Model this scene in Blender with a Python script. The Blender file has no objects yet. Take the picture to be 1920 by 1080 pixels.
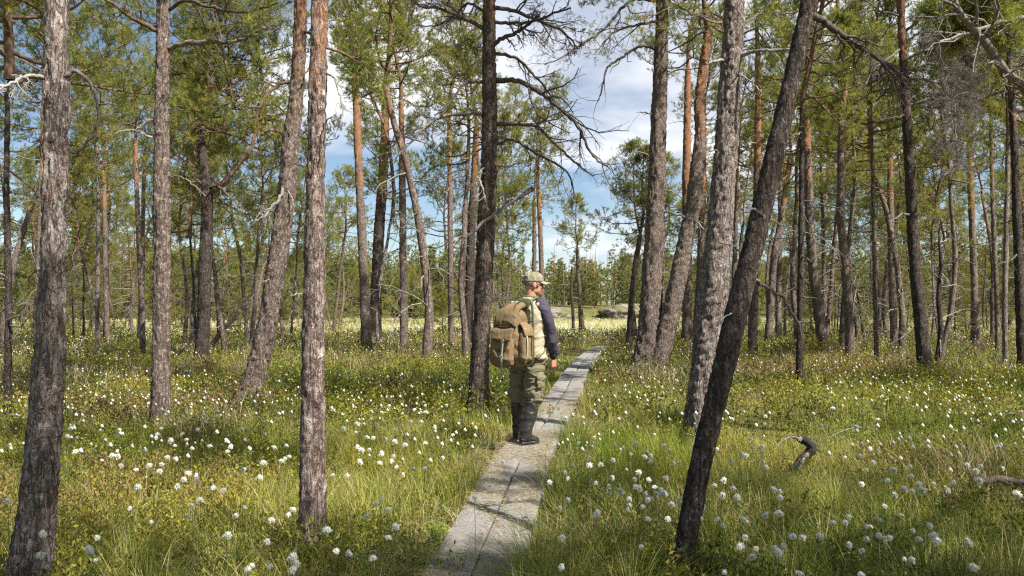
import bpy, math, random
import numpy as np
from mathutils import Vector, Matrix, Quaternion
R = math.radians
C = bpy.context.scene.collection
rng = np.random.default_rng(7)

# ------------------------------------------------------------------ numbers of the view
F = 1493.0                     # focal length in pixels of the 1920 wide picture
CAMZ = 1.52
PITCH = math.atan(40 / F)
CP, SP = math.cos(PITCH), math.sin(PITCH)
SUN_AZ, SUN_EL = 48.0, 51.0    # behind the viewer, to the right


def at(X, Y, d):
    """the world point seen at (X, Y) of the picture, d metres ahead"""
    a, b = (X - 960) / F, -(Y - 540) / F
    dy, dz = CP - SP * b, SP + CP * b
    t = d / dy
    return np.array([a * t, d, CAMZ + dz * t])


def px(p):
    x, y, z = p[0], p[1], p[2] - CAMZ
    dep = y * CP + z * SP
    up = -y * SP + z * CP
    return 960 + F * x / dep, 540 - F * up / dep


# ------------------------------------------------------------------ noise
def _h(ix, iy, iz, s):
    h = (ix.astype(np.int64) * 374761393 + iy.astype(np.int64) * 668265263 + iz.astype(np.int64) * 2147483647 + s * 974634777) & 0xFFFFFFFF
    h = ((h ^ (h >> 13)) * 1274126177) & 0xFFFFFFFF
    h = ((h ^ (h >> 16)) * 2246822519) & 0xFFFFFFFF
    return ((h ^ (h >> 15)) & 0xFFFFFF) / float(0xFFFFFF)


def vnoise(x, y, z, s=0):
    x, y, z = np.broadcast_arrays(np.asarray(x, float), np.asarray(y, float), np.asarray(z, float))
    ix, iy, iz = np.floor(x), np.floor(y), np.floor(z)
    fx, fy, fz = x - ix, y - iy, z - iz
    fx, fy, fz = [f * f * (3 - 2 * f) for f in (fx, fy, fz)]
    o = 0
    for a in (0, 1):
        for b in (0, 1):
            for c in (0, 1):
                w = (fx if a else 1 - fx) * (fy if b else 1 - fy) * (fz if c else 1 - fz)
                o = o + w * _h(ix + a, iy + b, iz + c, s)
    return o


def worley(p, s=0):
    i = np.floor(p)
    f1 = np.full(len(p), 9.0)
    f2 = np.full(len(p), 9.0)
    cid = np.zeros(len(p))
    for a in (-1, 0, 1):
        for b in (-1, 0, 1):
            for c in (-1, 0, 1):
                q = i + (a, b, c)
                h1 = _h(q[:, 0], q[:, 1], q[:, 2], s)
                pt = q + np.stack([h1, _h(q[:, 0], q[:, 1], q[:, 2], s + 1), _h(q[:, 0], q[:, 1], q[:, 2], s + 2)], 1)
                d = np.sqrt(((p - pt) ** 2).sum(1))
                near = d < f1
                f2 = np.where(near, f1, np.minimum(f2, d))
                cid = np.where(near, h1, cid)
                f1 = np.where(near, d, f1)
    return f1, f2, cid


def sstep(a, b, x):
    t = np.clip((np.asarray(x, float) - a) / (b - a), 0, 1)
    return t * t * (3 - 2 * t)


# ------------------------------------------------------------------ mesh accumulation
class Acc:
    def __init__(self):
        self.v, self.q, self.t, self.qm, self.tm, self.r, self.n = [], [], [], [], [], [], 0

    def add(self, v, quads=None, tris=None, mat=0, rnd=0.5):
        v = np.asarray(v, float).reshape(-1, 3)
        if quads is not None and len(quads):
            qd = np.asarray(quads, np.int64) + self.n
            self.q.append(qd)
            self.qm.append(np.broadcast_to(np.asarray(mat), (len(qd),)))
        if tris is not None and len(tris):
            td = np.asarray(tris, np.int64) + self.n
            self.t.append(td)
            self.tm.append(np.broadcast_to(np.asarray(mat), (len(td),)))
        self.v.append(v)
        self.r.append(np.broadcast_to(np.asarray(rnd, float), (len(v),)))
        self.n += len(v)

    def mesh(self, name, mats, smooth=True):
        me = bpy.data.meshes.new(name)
        v = np.concatenate(self.v) if self.v else np.zeros((0, 3))
        q = np.concatenate(self.q) if self.q else np.zeros((0, 4), np.int64)
        t = np.concatenate(self.t) if self.t else np.zeros((0, 3), np.int64)
        mi = np.concatenate(self.qm + self.tm) if (self.qm or self.tm) else np.zeros(0)
        me.vertices.add(len(v))
        me.vertices.foreach_set('co', v.astype(np.float32).ravel())
        lv = np.concatenate([q.ravel(), t.ravel()]).astype(np.int32)
        me.loops.add(len(lv))
        me.loops.foreach_set('vertex_index', lv)
        ls = np.concatenate([np.arange(len(q)) * 4, len(q) * 4 + np.arange(len(t)) * 3]).astype(np.int32)
        me.polygons.add(len(ls))
        me.polygons.foreach_set('loop_start', ls)
        me.polygons.foreach_set('material_index', mi.astype(np.int32))
        me.polygons.foreach_set('use_smooth', np.full(len(ls), bool(smooth)))
        for m in mats:
            me.materials.append(m)
        a = me.attributes.new('rnd', 'FLOAT', 'POINT')
        a.data.foreach_set('value', np.concatenate(self.r).astype(np.float32))
        me.update(calc_edges=True)
        me.validate()
        return me


def link(name, me, parent=None, loc=None):
    o = bpy.data.objects.new(name, me)
    C.objects.link(o)
    if parent is not None:
        o.parent = parent
    if loc is not None:
        o.location = loc
    return o


def tag(o, label=None, cat=None, group=None, kind=None):
    for k, val in (('label', label), ('category', cat), ('group', group), ('kind', kind)):
        if val:
            o[k] = val
    return o


def thing(name, label, cat, loc=(0, 0, 0), group=None):
    o = bpy.data.objects.new(name, None)
    o.empty_display_size = .1
    C.objects.link(o)
    o.location = loc
    return tag(o, label, cat, group)


def norm(v):
    v = np.asarray(v, float)
    return v / (np.linalg.norm(v) + 1e-12)


def tube(acc, pts, rad, sides=6, mat=0, rnd=0.5, cap=True, squash=None, ref=None):
    """a tube of varying radius along pts; squash = (a, b) factors across"""
    pts = np.asarray(pts, float)
    n = len(pts)
    rad = np.broadcast_to(np.asarray(rad, float), (n,))
    tan = np.gradient(pts, axis=0)
    tan /= np.linalg.norm(tan, axis=1)[:, None] + 1e-12
    u = np.asarray(ref, float) if ref is not None else np.array([1.0, 0, 0])
    if abs(np.dot(u, tan[0])) > .95:
        u = np.array([0, 1.0, 0])
    U = np.zeros((n, 3))
    for i in range(n):
        if ref is not None:
            u = np.asarray(ref, float)
        u = u - np.dot(u, tan[i]) * tan[i]
        u /= np.linalg.norm(u) + 1e-12
        U[i] = u
    V = np.cross(tan, U)
    ang = np.arange(sides) / sides * 2 * math.pi
    sq = np.ones((n, 2)) if squash is None else np.broadcast_to(np.asarray(squash, float), (n, 2))
    v = pts[:, None] + (np.cos(ang)[None, :, None] * U[:, None] * (rad * sq[:, 0])[:, None, None] + np.sin(ang)[None, :, None] * V[:, None] * (rad * sq[:, 1])[:, None, None])
    v = v.reshape(-1, 3)
    i = np.arange(n - 1)[:, None] * sides
    j = np.arange(sides)[None]
    k = (j + 1) % sides
    quads = np.stack(np.broadcast_arrays(i + j, i + k, i + sides + k, i + sides + j), -1).reshape(-1, 4)
    tris = []
    if cap:
        v = np.concatenate([v, pts[:1], pts[-1:]])
        for a in range(sides):
            b = (a + 1) % sides
            tris.append((n * sides, b, a))
            tris.append((n * sides + 1, (n - 1) * sides + a, (n - 1) * sides + b))
    acc.add(v, quads, tris, mat, rnd)


def spline(P, n):
    P = np.asarray(P, float)
    m = len(P)
    if m < 3:
        t = np.linspace(0, 1, n)[:, None]
        return P[0] * (1 - t) + P[-1] * t
    Q = np.vstack([2 * P[0] - P[1], P, 2 * P[-1] - P[-2]])
    t = np.linspace(0, m - 1 - 1e-9, n)
    i = t.astype(int)
    f = (t - i)[:, None]
    a, b, c, d = Q[i], Q[i + 1], Q[i + 2], Q[i + 3]
    return .5 * (2 * b + (c - a) * f + (2 * a - 5 * b + 4 * c - d) * f ** 2 + (3 * b - a - 3 * c + d) * f ** 3)


# ------------------------------------------------------------------ materials
class NT:
    def __init__(self, name):
        self.m = bpy.data.materials.new(name)
        self.m.use_nodes = True
        self.t = self.m.node_tree
        self.t.nodes.clear()
        self.out = self.n('ShaderNodeOutputMaterial')

    def n(self, kind, **kw):
        nd = self.t.nodes.new(kind)
        for k, v in kw.items():
            if hasattr(nd, k) and k not in nd.inputs:
                setattr(nd, k, v)
        for k, v in kw.items():
            k2 = k.replace('_', ' ')
            for kk in (k, k2):
                if kk in nd.inputs:
                    if isinstance(v, bpy.types.NodeSocket):
                        self.t.links.new(v, nd.inputs[kk])
                    else:
                        try:
                            nd.inputs[kk].default_value = v
                        except Exception:
                            pass
                    break
        return nd

    def l(self, a, b):
        self.t.links.new(a, b)

    def math(self, op, a, b=0.0, c=0.0):
        nd = self.t.nodes.new('ShaderNodeMath')
        nd.operation = op
        for i, v in enumerate((a, b, c)):
            if isinstance(v, bpy.types.NodeSocket):
                self.l(v, nd.inputs[i])
            else:
                nd.inputs[i].default_value = v
        return nd.outputs[0]

    def mix(self, f, a, b, mode='MIX'):
        nd = self.t.nodes.new('ShaderNodeMix')
        nd.data_type = 'RGBA'
        nd.blend_type = mode
        for i, v in ((0, f), (6, a), (7, b)):
            if isinstance(v, bpy.types.NodeSocket):
                self.l(v, nd.inputs[i])
            elif i == 0:
                nd.inputs[0].default_value = v
            else:
                nd.inputs[i].default_value = (*v, 1) if len(v) == 3 else v
        return nd.outputs[2]

    def ramp(self, f, stops):
        nd = self.t.nodes.new('ShaderNodeValToRGB')
        e = nd.color_ramp.elements
        while len(e) < len(stops):
            e.new(.5)
        for s, (p, c) in zip(e, stops):
            s.position = p
            s.color = (*c, 1) if not isinstance(c, (int, float)) else (c, c, c, 1)
        self.l(f, nd.inputs[0])
        return nd.outputs[0]

    def noise(self, vec, scale, detail=4, rough=.55, dist=0.0):
        nd = self.n('ShaderNodeTexNoise', Scale=scale, Detail=detail, Roughness=rough, Distortion=dist)
        if vec is not None:
            self.l(vec, nd.inputs['Vector'])
        return nd.outputs['Fac']

    def voronoi(self, vec, scale, feature='F1', out='Distance', rand=1.0):
        nd = self.n('ShaderNodeTexVoronoi', feature=feature, Scale=scale, Randomness=rand)
        self.l(vec, nd.inputs['Vector'])
        return nd.outputs[out]

    def coords(self, kind='Object', scale=(1, 1, 1), rot=(0, 0, 0)):
        tc = self.t.nodes.new('ShaderNodeTexCoord')
        mp = self.t.nodes.new('ShaderNodeMapping')
        mp.inputs['Scale'].default_value = scale
        mp.inputs['Rotation'].default_value = rot
        self.l(tc.outputs[kind], mp.inputs[0])
        return mp.outputs[0]

    def attr(self, name='rnd'):
        nd = self.t.nodes.new('ShaderNodeAttribute')
        nd.attribute_name = name
        return nd.outputs['Fac']

    def finish(self, col, rough=.85, bump=None, bs=.5, bd=.01, spec=.3, trans=0.0, tcol=None, normal=None):
        p = self.n('ShaderNodeBsdfPrincipled')
        if isinstance(col, bpy.types.NodeSocket):
            self.l(col, p.inputs['Base Color'])
        else:
            p.inputs['Base Color'].default_value = (*col, 1)
        if isinstance(rough, bpy.types.NodeSocket):
            self.l(rough, p.inputs['Roughness'])
        else:
            p.inputs['Roughness'].default_value = rough
        p.inputs['Specular IOR Level'].default_value = spec
        if bump is not None:
            b = self.n('ShaderNodeBump', Strength=bs, Distance=bd)
            self.l(bump, b.inputs['Height'])
            self.l(b.outputs[0], p.inputs['Normal'])
        sh = p.outputs[0]
        if trans > 0:
            tr = self.t.nodes.new('ShaderNodeBsdfTranslucent')
            c = tcol if tcol is not None else col
            if isinstance(c, bpy.types.NodeSocket):
                self.l(c, tr.inputs[0])
            else:
                tr.inputs[0].default_value = (*c, 1)
            mx = self.t.nodes.new('ShaderNodeMixShader')
            mx.inputs[0].default_value = trans
            self.l(sh, mx.inputs[1])
            self.l(tr.outputs[0], mx.inputs[2])
            sh = mx.outputs[0]
        self.l(sh, self.out.inputs[0])
        return self.m


def bark_mat(name, plate=(.20, .155, .13), light=(.42, .36, .315), crack=(.075, .05, .042), orange=2.6, amount=.9, lichen=.55, fine=1.0):
    m = NT(name)
    v = m.coords('Object', (1, 1, .55))
    warp = m.n('ShaderNodeTexNoise', Scale=9.0, Detail=3.0)
    m.l(v, warp.inputs['Vector'])
    vv = m.n('ShaderNodeVectorMath', operation='MULTIPLY_ADD')
    m.l(warp.outputs['Color'], vv.inputs[0])
    vv.inputs[1].default_value = (.13, .13, .13)
    m.l(v, vv.inputs[2])
    v2 = vv.outputs[0]
    edge = m.voronoi(v2, 38 * fine, 'DISTANCE_TO_EDGE')
    cell = m.voronoi(v2, 38 * fine, 'F1', 'Color')
    n1 = m.noise(v, 70 * fine, 5, .7)
    n2 = m.noise(v, 5, 3)
    n3 = m.noise(v, 22 * fine, 4, .6)
    fl = m.noise(v2, 34 * fine, 3, .6, .8)
    red_ = (plate[0] * .85 + .015, plate[1] * .74, plate[2] * .66)
    col = m.ramp(m.math('ADD', fl, m.math('MULTIPLY', m.math('SUBTRACT', n1, .5), .22)), [(.36, crack), (.42, red_), (.49, plate), (.53, tuple(c * .72 for c in plate)), (.55, light), (.64, plate), (.67, tuple(min(1, c * 1.3) for c in light))])
    col = m.mix(m.ramp(n3, [(.38, .5), (.5, 0)]), col, tuple(c * .55 for c in plate))
    sep = m.n('ShaderNodeSeparateColor')
    m.l(cell, sep.inputs[0])
    col = m.mix(m.math('MULTIPLY', sep.outputs[0], .3), col, tuple(c * .62 for c in plate))
    col = m.mix(m.ramp(edge, [(0.0, .38), (.05, 0)]), col, crack)
    red = m.ramp(m.noise(v, 16, 3, .6), [(.60, 0), (.70, .45)])
    col = m.mix(red, col, (.23, .115, .07))
    z = m.n('ShaderNodeSeparateXYZ')
    m.l(m.coords('Object'), z.inputs[0])
    low = m.ramp(m.math('ADD', m.math('MULTIPLY', z.outputs[2], .35), m.math('MULTIPLY', m.math('SUBTRACT', n2, .5), .8)), [(.0, .75), (.75, 0)])
    fis = m.ramp(m.noise(m.coords('Object', (1, 1, .16)), 30 * fine, 3, .6, .5), [(.40, 1), (.50, .15)])
    col = m.mix(m.math('MULTIPLY', low, fis), col, tuple(c * .42 for c in plate))
    fv = m.math('ABSOLUTE', m.math('SUBTRACT', m.noise(m.coords('Object', (1, 1, .15)), 24 * fine, 4, .55, .9), .5))
    col = m.mix(m.math('MULTIPLY', m.ramp(fv, [(.012, .9), (.045, 0)]), m.ramp(m.math('MULTIPLY', z.outputs[2], .14), [(.0, 1), (.9, .25)])), col, crack)
    f = m.math('ADD', m.math('MULTIPLY', m.math('SUBTRACT', z.outputs[2], orange), .42), m.math('MULTIPLY', m.math('SUBTRACT', n2, .5), 2.2))
    f = m.math('ADD', f, m.math('MULTIPLY', m.math('SUBTRACT', n3, .5), 1.8))
    f = m.math('MULTIPLY', m.ramp(f, [(.1, 0), (.75, 1)]), amount)
    oc = m.ramp(n1, [(.3, (.20, .085, .04)), (.5, (.36, .165, .075)), (.75, (.46, .28, .165))])
    col = m.mix(f, col, oc)
    lf = m.ramp(m.noise(v, 34, 5, .75), [(.57, 0), (.66, lichen)])
    col = m.mix(lf, col, (.44, .45, .40))
    flk = m.ramp(fl, [(.40, 0), (.43, .4), (.54, .45), (.57, .8), (.66, .85), (.68, 1)])
    col = m.mix(m.ramp(fl, [(.395, .55), (.43, 0)]), col, crack)
    h = m.math('ADD', m.math('MULTIPLY', m.math('ADD', m.math('MULTIPLY', flk, .7), m.ramp(fv, [(.0, 0), (.07, .6)])), .6), m.math('ADD', m.math('MULTIPLY', n1, .45), m.math('MULTIPLY', sep.outputs[1], .25)))
    return m.finish(col, .92, h, 1.0, .02, .15)


M = {}
M['bark'] = bark_mat('pine bark', orange=4.7, amount=.85)
M['bark_flaky'] = bark_mat('flaky orange pine bark', plate=(.27, .21, .18), light=(.50, .42, .375), orange=2.5, amount=.8, lichen=.5)
M['bark_orange'] = bark_mat('orange pine bark', orange=4.6, amount=.85, lichen=.4)
M['bark_dark_shaded'] = bark_mat('dark shaded pine bark', plate=(.075, .06, .052), light=(.15, .128, .115), crack=(.028, .021, .018), orange=5.6, amount=.7, lichen=.4)  # dark bark with the shade on the slanting pine put into its colour
M['bark_lichen'] = bark_mat('lichen crusted pine bark', plate=(.255, .212, .19), light=(.48, .43, .39), orange=4.8, amount=.8, lichen=.9)
M['bark_far'] = bark_mat('slim pine bark', plate=(.17, .13, .11), light=(.30, .25, .22), orange=5.2, amount=.9, lichen=.4, fine=.6)
M['bark_tall'] = bark_mat('grey upper pine bark', orange=9.4, amount=.6, lichen=.5)
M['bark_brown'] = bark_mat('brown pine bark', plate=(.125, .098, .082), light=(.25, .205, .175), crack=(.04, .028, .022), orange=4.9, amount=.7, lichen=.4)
M['bark_grey'] = bark_mat('grey pine bark', plate=(.19, .16, .145), light=(.34, .31, .29), orange=7.5, amount=.9, lichen=.7, fine=.6)

m = NT('bare branch wood')
v = m.coords('Object', (1, 1, 1))
n = m.noise(v, 30, 5, .7)
col = m.ramp(n, [(.3, (.07, .055, .048)), (.5, (.15, .125, .11)), (.7, (.30, .28, .25))])
M['dead'] = m.finish(col, .9, n, .6, .006, .15)
m = NT('bleached branch wood')
v = m.coords('Object', (1, 1, 1))
n = m.noise(v, 30, 5, .7)
col = m.ramp(n, [(.3, (.12, .105, .09)), (.55, (.27, .25, .22)), (.7, (.42, .40, .36))])
M['bleached'] = m.finish(col, .9, n, .6, .006, .15)
m = NT('dark branch wood')
v = m.coords('Object', (1, 1, 1))
n = m.noise(v, 24, 5, .7)
col = m.ramp(n, [(.3, (.045, .036, .032)), (.55, (.10, .08, .07)), (.72, (.2, .19, .17))])
M['twig'] = m.finish(col, .9, n, .5, .006, .15)
m = NT('live orange limb')
v = m.coords('Object', (1, 1, 1))
n = m.noise(v, 18, 5, .7)
col = m.ramp(n, [(.3, (.07, .048, .036)), (.52, (.155, .095, .06)), (.72, (.26, .18, .125))])
M['limb'] = m.finish(col, .9, n, .5, .006, .15)


def leaf_mat(name, stops, trans=.3, rough=.6, bright=1.35, patch=None, spec=.25):
    m = NT(name)
    a = m.attr()
    if patch:
        oi = m.t.nodes.new('ShaderNodeObjectInfo')
        a = m.math('ADD', a, m.math('MULTIPLY', m.math('SUBTRACT', oi.outputs['Random'], .5), patch))
    col = m.ramp(a, stops)
    tc = m.mix(1.0, col, (bright, bright * 1.03, bright * .7), 'MULTIPLY')
    return m.finish(col, rough, trans=trans, tcol=tc, spec=spec)


M['needle'] = leaf_mat('pine needles', [(0, (.085, .105, .034)), (.35, (.175, .195, .045)), (.7, (.27, .27, .058)), (.93, (.36, .33, .075)), (1, (.38, .25, .09))], .40, patch=.25)
M['needle_far'] = leaf_mat('far pine needles', [(0, (.10, .12, .045)), (.4, (.17, .185, .06)), (1, (.25, .24, .085))], .4)
M['grass'] = leaf_mat('bog grass', [(0, (.062, .10, .014)), (.4, (.155, .205, .024)), (.75, (.27, .29, .034)), (.9, (.35, .30, .085)), (1, (.46, .37, .19))], .34, .5)
M['straw'] = leaf_mat('dead straw', [(0, (.20, .15, .08)), (.5, (.34, .265, .14)), (1, (.46, .38, .23))], .2, .8, 1.1)
M['shrub'] = leaf_mat('dwarf shrub leaves', [(0, (.045, .062, .013)), (.35, (.125, .155, .02)), (.6, (.24, .25, .030)), (.82, (.34, .30, .045)), (.9, (.23, .13, .055)), (1, (.27, .18, .10))], .32, .45)
M['heath'] = leaf_mat('bare heath twigs', [(0, (.10, .075, .04)), (.5, (.20, .155, .085)), (1, (.32, .26, .16))], .05, .85, 1.0)
M['fresh'] = leaf_mat('fresh green leaves', [(0, (.16, .25, .025)), (.5, (.25, .36, .035)), (1, (.36, .46, .06))], .4, .5)
M['cotton'] = leaf_mat('cotton fluff', [(0, (.68, .67, .63)), (.5, (.80, .79, .76)), (1, (.86, .86, .84))], .35, .95, 1.0, spec=.05)
M['meadow'] = leaf_mat('pale bog sedge', [(0, (.20, .215, .075)), (.5, (.34, .335, .14)), (.8, (.46, .43, .24)), (1, (.64, .61, .47))], .25, .8, 1.1)
M['stem'] = leaf_mat('cotton grass stems', [(0, (.08, .11, .03)), (.6, (.14, .16, .05)), (1, (.25, .22, .11))], .15)

# ground: peat, moss and litter
m = NT('bog ground')
v = m.coords('Object')
n = m.noise(v, 3.0, 6, .65)
nb = m.noise(v, .35, 4, .6)
nf = m.noise(v, 26, 4, .7)
col = m.ramp(n, [(.3, (.035, .033, .015)), (.45, (.085, .085, .025)), (.6, (.135, .125, .04)), (.75, (.20, .16, .075))])
col = m.mix(m.ramp(nb, [(.45, 0), (.65, .6)]), col, (.16, .17, .035))
col = m.mix(m.ramp(nf, [(.5, 0), (.7, .5)]), col, (.25, .20, .11))
sp = m.n('ShaderNodeSeparateXYZ')
m.l(v, sp.inputs[0])
far = m.ramp(m.math('DIVIDE', m.math('ADD', sp.outputs[1], m.math('MULTIPLY', nb, 10)), 160.0), [(.30, 0), (.40, 1), (.70, 1), (.78, 0)])
mead = m.ramp(m.noise(v, .8, 5, .7), [(.3, (.24, .22, .10)), (.55, (.38, .35, .19)), (.75, (.52, .49, .34))])
col = m.mix(far, col, mead)
M['ground'] = m.finish(col, .95, nf, .8, .03, .1)


def plank_mat():
    m = NT('weathered plank wood')
    v = m.coords('Object', (18, .9, 18))
    v1 = m.coords('Object', (1, 1, 1))
    a = m.attr()
    g = m.noise(v, 3.2, 7, .7, 1.2)
    g2 = m.noise(v, 9, 4, .8)
    b = m.noise(v1, 2.6, 5, .6)
    col = m.ramp(m.math('ADD', m.math('MULTIPLY', g, .7), m.math('MULTIPLY', g2, .3)), [(.28, (.07, .067, .062)), (.42, (.175, .17, .162)), (.6, (.255, .25, .24)), (.8, (.37, .365, .35))])
    col = m.mix(m.math('MULTIPLY', a, .35), col, (.20, .175, .15))
    col = m.mix(m.ramp(b, [(.5, 0), (.7, .5)]), col, (.30, .235, .155))
    col = m.mix(m.ramp(m.noise(v1, 7, 4, .7), [(.58, 0), (.7, .45)]), col, (.14, .13, .115))
    return m.finish(col, .88, m.math('ADD', g, m.math('MULTIPLY', g2, .5)), .7, .006, .2)


M['plank'] = plank_mat()


def rock_mat():
    m = NT('lichen covered rock')
    v = m.coords('Object')
    n = m.noise(v, 1.1, 6, .65)
    col = m.ramp(n, [(.35, (.10, .088, .078)), (.5, (.24, .195, .165)), (.65, (.36, .29, .25))])
    col = m.mix(m.ramp(m.noise(v, .5, 4), [(.47, 0), (.56, .85)]), col, (.10, .11, .035))
    return m.finish(col, .9, m.noise(v, 4, 6, .7), .8, .2, .2)


M['rock'] = rock_mat()


def cloth(name, c, var=.25, scale=14, weave=260, rough=.9, spec=.15, stain=None, bd=.006):
    m = NT(name)
    v = m.coords('Object')
    n = m.noise(v, scale, 5, .6)
    w = m.noise(v, weave, 2, .5)
    col = m.ramp(n, [(.3, tuple(x * (1 - var) for x in c)), (.7, tuple(min(1, x * (1 + var)) for x in c))])
    if stain:
        col = m.mix(m.ramp(m.noise(v, 6, 4), [(.5, 0), (.68, .6)]), col, stain)
    return m.finish(col, rough, m.math('ADD', n, m.math('MULTIPLY', w, .3)), .6, bd, spec)


M['skin'] = cloth('skin', (.43, .20, .13), .12, 30, 300, .55, .35, bd=.001)
M['hair'] = cloth('grey brown hair', (.15, .12, .10), .4, 60, 300, .7)
M['trouser'] = cloth('olive trouser cloth', (.155, .142, .092), .10, 9, 240, .9, bd=.010)
M['sleeve'] = cloth('dark violet sleeve cloth', (.047, .038, .062), .22, 10, 240, .7, .3, bd=.012)
M['cuff'] = cloth('dark cuff cloth', (.022, .019, .028), .2, 10, 240)
M['vest'] = cloth('beige vest cloth', (.42, .36, .25), .1, 9, 240, .92, stain=(.42, .355, .25), bd=.01)
M['rubber'] = cloth('black boot rubber', (.028, .025, .023), .3, 8, 30, .30, .5, stain=(.045, .038, .03), bd=.003)
M['cap'] = cloth('camouflage cap cloth', (.24, .215, .145), .3, 22, 240, .9, stain=(.12, .115, .06))
M['capdark'] = cloth('cap underside cloth', (.07, .075, .045), .2, 20, 240)
M['pack'] = cloth('brown canvas', (.185, .130, .070), .2, 8, 260, .92, stain=(.14, .10, .058), bd=.012)
M['packdark'] = cloth('dark canvas trim', (.085, .06, .034), .2, 8, 260)  # darker brown canvas for straps, lid edge and pocket seam
M['webbing'] = cloth('pale green webbing', (.33, .34, .24), .12, 30, 400)
M['greenstrap'] = cloth('olive webbing', (.13, .15, .075), .15, 30, 400)
M['tube'] = cloth('green painted tube', (.045, .075, .035), .12, 12, 60, .45, .5, bd=.001)
M['buckle'] = cloth('worn metal', (.45, .44, .42), .2, 20, 60, .4, .6)

# ------------------------------------------------------------------ the boardwalk line and the ground
WALK = np.array([(-1.35, -9.0), (-.62, -.5), (-.30, 3.2), (-.236, 4.2), (.152, 8.42), (.68, 11.8), (1.33, 17.3), (1.98, 22.2), (2.95, 28.0), (3.55, 31.0)])
WALKZ = .11


def walk_dist(x, y):
    best = np.full(np.shape(x), 99.0)
    for a, b in zip(WALK[:-1], WALK[1:]):
        d = b - a
        t = np.clip(((x - a[0]) * d[0] + (y - a[1]) * d[1]) / (d @ d), 0, 1)
        best = np.minimum(best, np.hypot(x - a[0] - t * d[0], y - a[1] - t * d[1]))
    return best


MOUNDS = [((X - 960) / F * d, d, hh) for X, d, hh in ((50, 3.85, .04), (300, 9.3, .08), (377, 17.5, .12), (466, 11.8, .10), (586, 4.75, .04), (757, 21, .12), (897, 11.0, .09), (1228, 18.0, .16), (1308, 8.5, .07), (1279, 4.15, .03), (1736, 16.0, .12), (1499, 13.6, .10), (1546, 24, .15), (685, 25, .15))]


def ground(x, y):
    x, y = np.asarray(x, float), np.asarray(y, float)
    h = .22 * (vnoise(x * .45, y * .45, 0, 1) - .5) + .13 * (vnoise(x * 1.3, y * 1.3, 0, 2) - .5) + .05 * (vnoise(x * 3.7, y * 3.7, 0, 3) - .5)
    h = h * sstep(.25, 1.6, walk_dist(x, y)) * (1 - .6 * sstep(45, 60, y))
    for mx_, my_, mh_ in MOUNDS:
        h = h + mh_ * np.exp(-((x - mx_) ** 2 + (y - my_) ** 2) / (.12 + .004 * my_))
    bank = sstep(112, 150, y + 14 * (vnoise(x * .03, y * .01, 0, 5) - .5)) * (2.2 + 2.5 * vnoise(x * .02, 0, 0, 9))
    return h + bank + .25 * sstep(150, 400, y) * 10 - .01


def make_ground():
    ys = np.concatenate([np.linspace(-14, 30, 177), np.geomspace(30.3, 700, 110)])
    s = np.linspace(-1, 1, 181)
    X = np.outer(np.maximum(np.abs(ys) * 1.3, 0) + 16, np.sign(s) * np.abs(s) ** 1.25)
    Y = np.repeat(ys[:, None], len(s), 1)
    Z = ground(X, Y)
    v = np.stack([X, Y, Z], -1).reshape(-1, 3)
    n, k = len(ys), len(s)
    i = np.arange(n - 1)[:, None] * k
    j = np.arange(k - 1)[None]
    a = Acc()
    a.add(v, np.stack(np.broadcast_arrays(i + j, i + j + 1, i + k + j + 1, i + k + j), -1).reshape(-1, 4))
    tag(link('ground', a.mesh('ground', [M['ground']])), kind='structure')


make_ground()


# ------------------------------------------------------------------ ribbons, leaves and needles, all at once
def blades(acc, base, az, lean, hgt, wid, seg=3, mat=0, rnd=.5, bend=1.0):
    """curved grass blades: base (N,3), azimuth of the lean, lean as a fraction of the height"""
    n = len(base)
    t = np.linspace(0, 1, seg + 1)
    out = np.stack([np.cos(az), np.sin(az), np.zeros(n)], 1)
    tw = az + math.pi / 2 + rng.normal(0, .5, n)
    side = np.stack([np.cos(tw), np.sin(tw), np.zeros(n)], 1)
    P = base[:, None] + out[:, None] * (lean * hgt)[:, None, None] * (t ** 2 * bend + t * .25)[None, :, None]
    P = P + np.array([0, 0, 1.0]) * (hgt[:, None] * (t - .28 * np.minimum(lean, 1.6)[:, None] * t ** 2.2))[..., None]
    w = wid[:, None] * (1 - t ** 1.6 * .95)[None]
    A, B = P - side[:, None] * w[..., None], P + side[:, None] * w[..., None]
    v = np.stack([A, B], 2).reshape(n, -1, 3)
    nv = 2 * (seg + 1)
    off = (np.arange(n) * nv)[:, None]
    s = np.arange(seg)[None] * 2
    q = np.stack(np.broadcast_arrays(off + s, off + s + 1, off + s + 3, off + s + 2), -1).reshape(-1, 4)
    acc.add(v.reshape(-1, 3), q, None, mat, np.repeat(np.broadcast_to(rnd, (n,)), nv))


def leaves(acc, p, d, length, width, mat=0, rnd=.5):
    """pointed leaves: two triangles folded along the middle"""
    n = len(p)
    d = d / (np.linalg.norm(d, axis=1)[:, None] + 1e-9)
    r = rng.normal(size=(n, 3))
    s = np.cross(d, r)
    s /= np.linalg.norm(s, axis=1)[:, None] + 1e-9
    nrm = np.cross(d, s)
    L, W = length[:, None], width[:, None]
    v = np.stack([p, p + d * L * .5 + s * W + nrm * W * .3, p + d * L, p + d * L * .5 - s * W + nrm * W * .3], 1)
    o = np.arange(n)[:, None] * 4
    acc.add(v.reshape(-1, 3), o + np.array([[0, 1, 2, 3]]), None, mat, np.repeat(np.broadcast_to(rnd, (n,)), 4))


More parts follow.
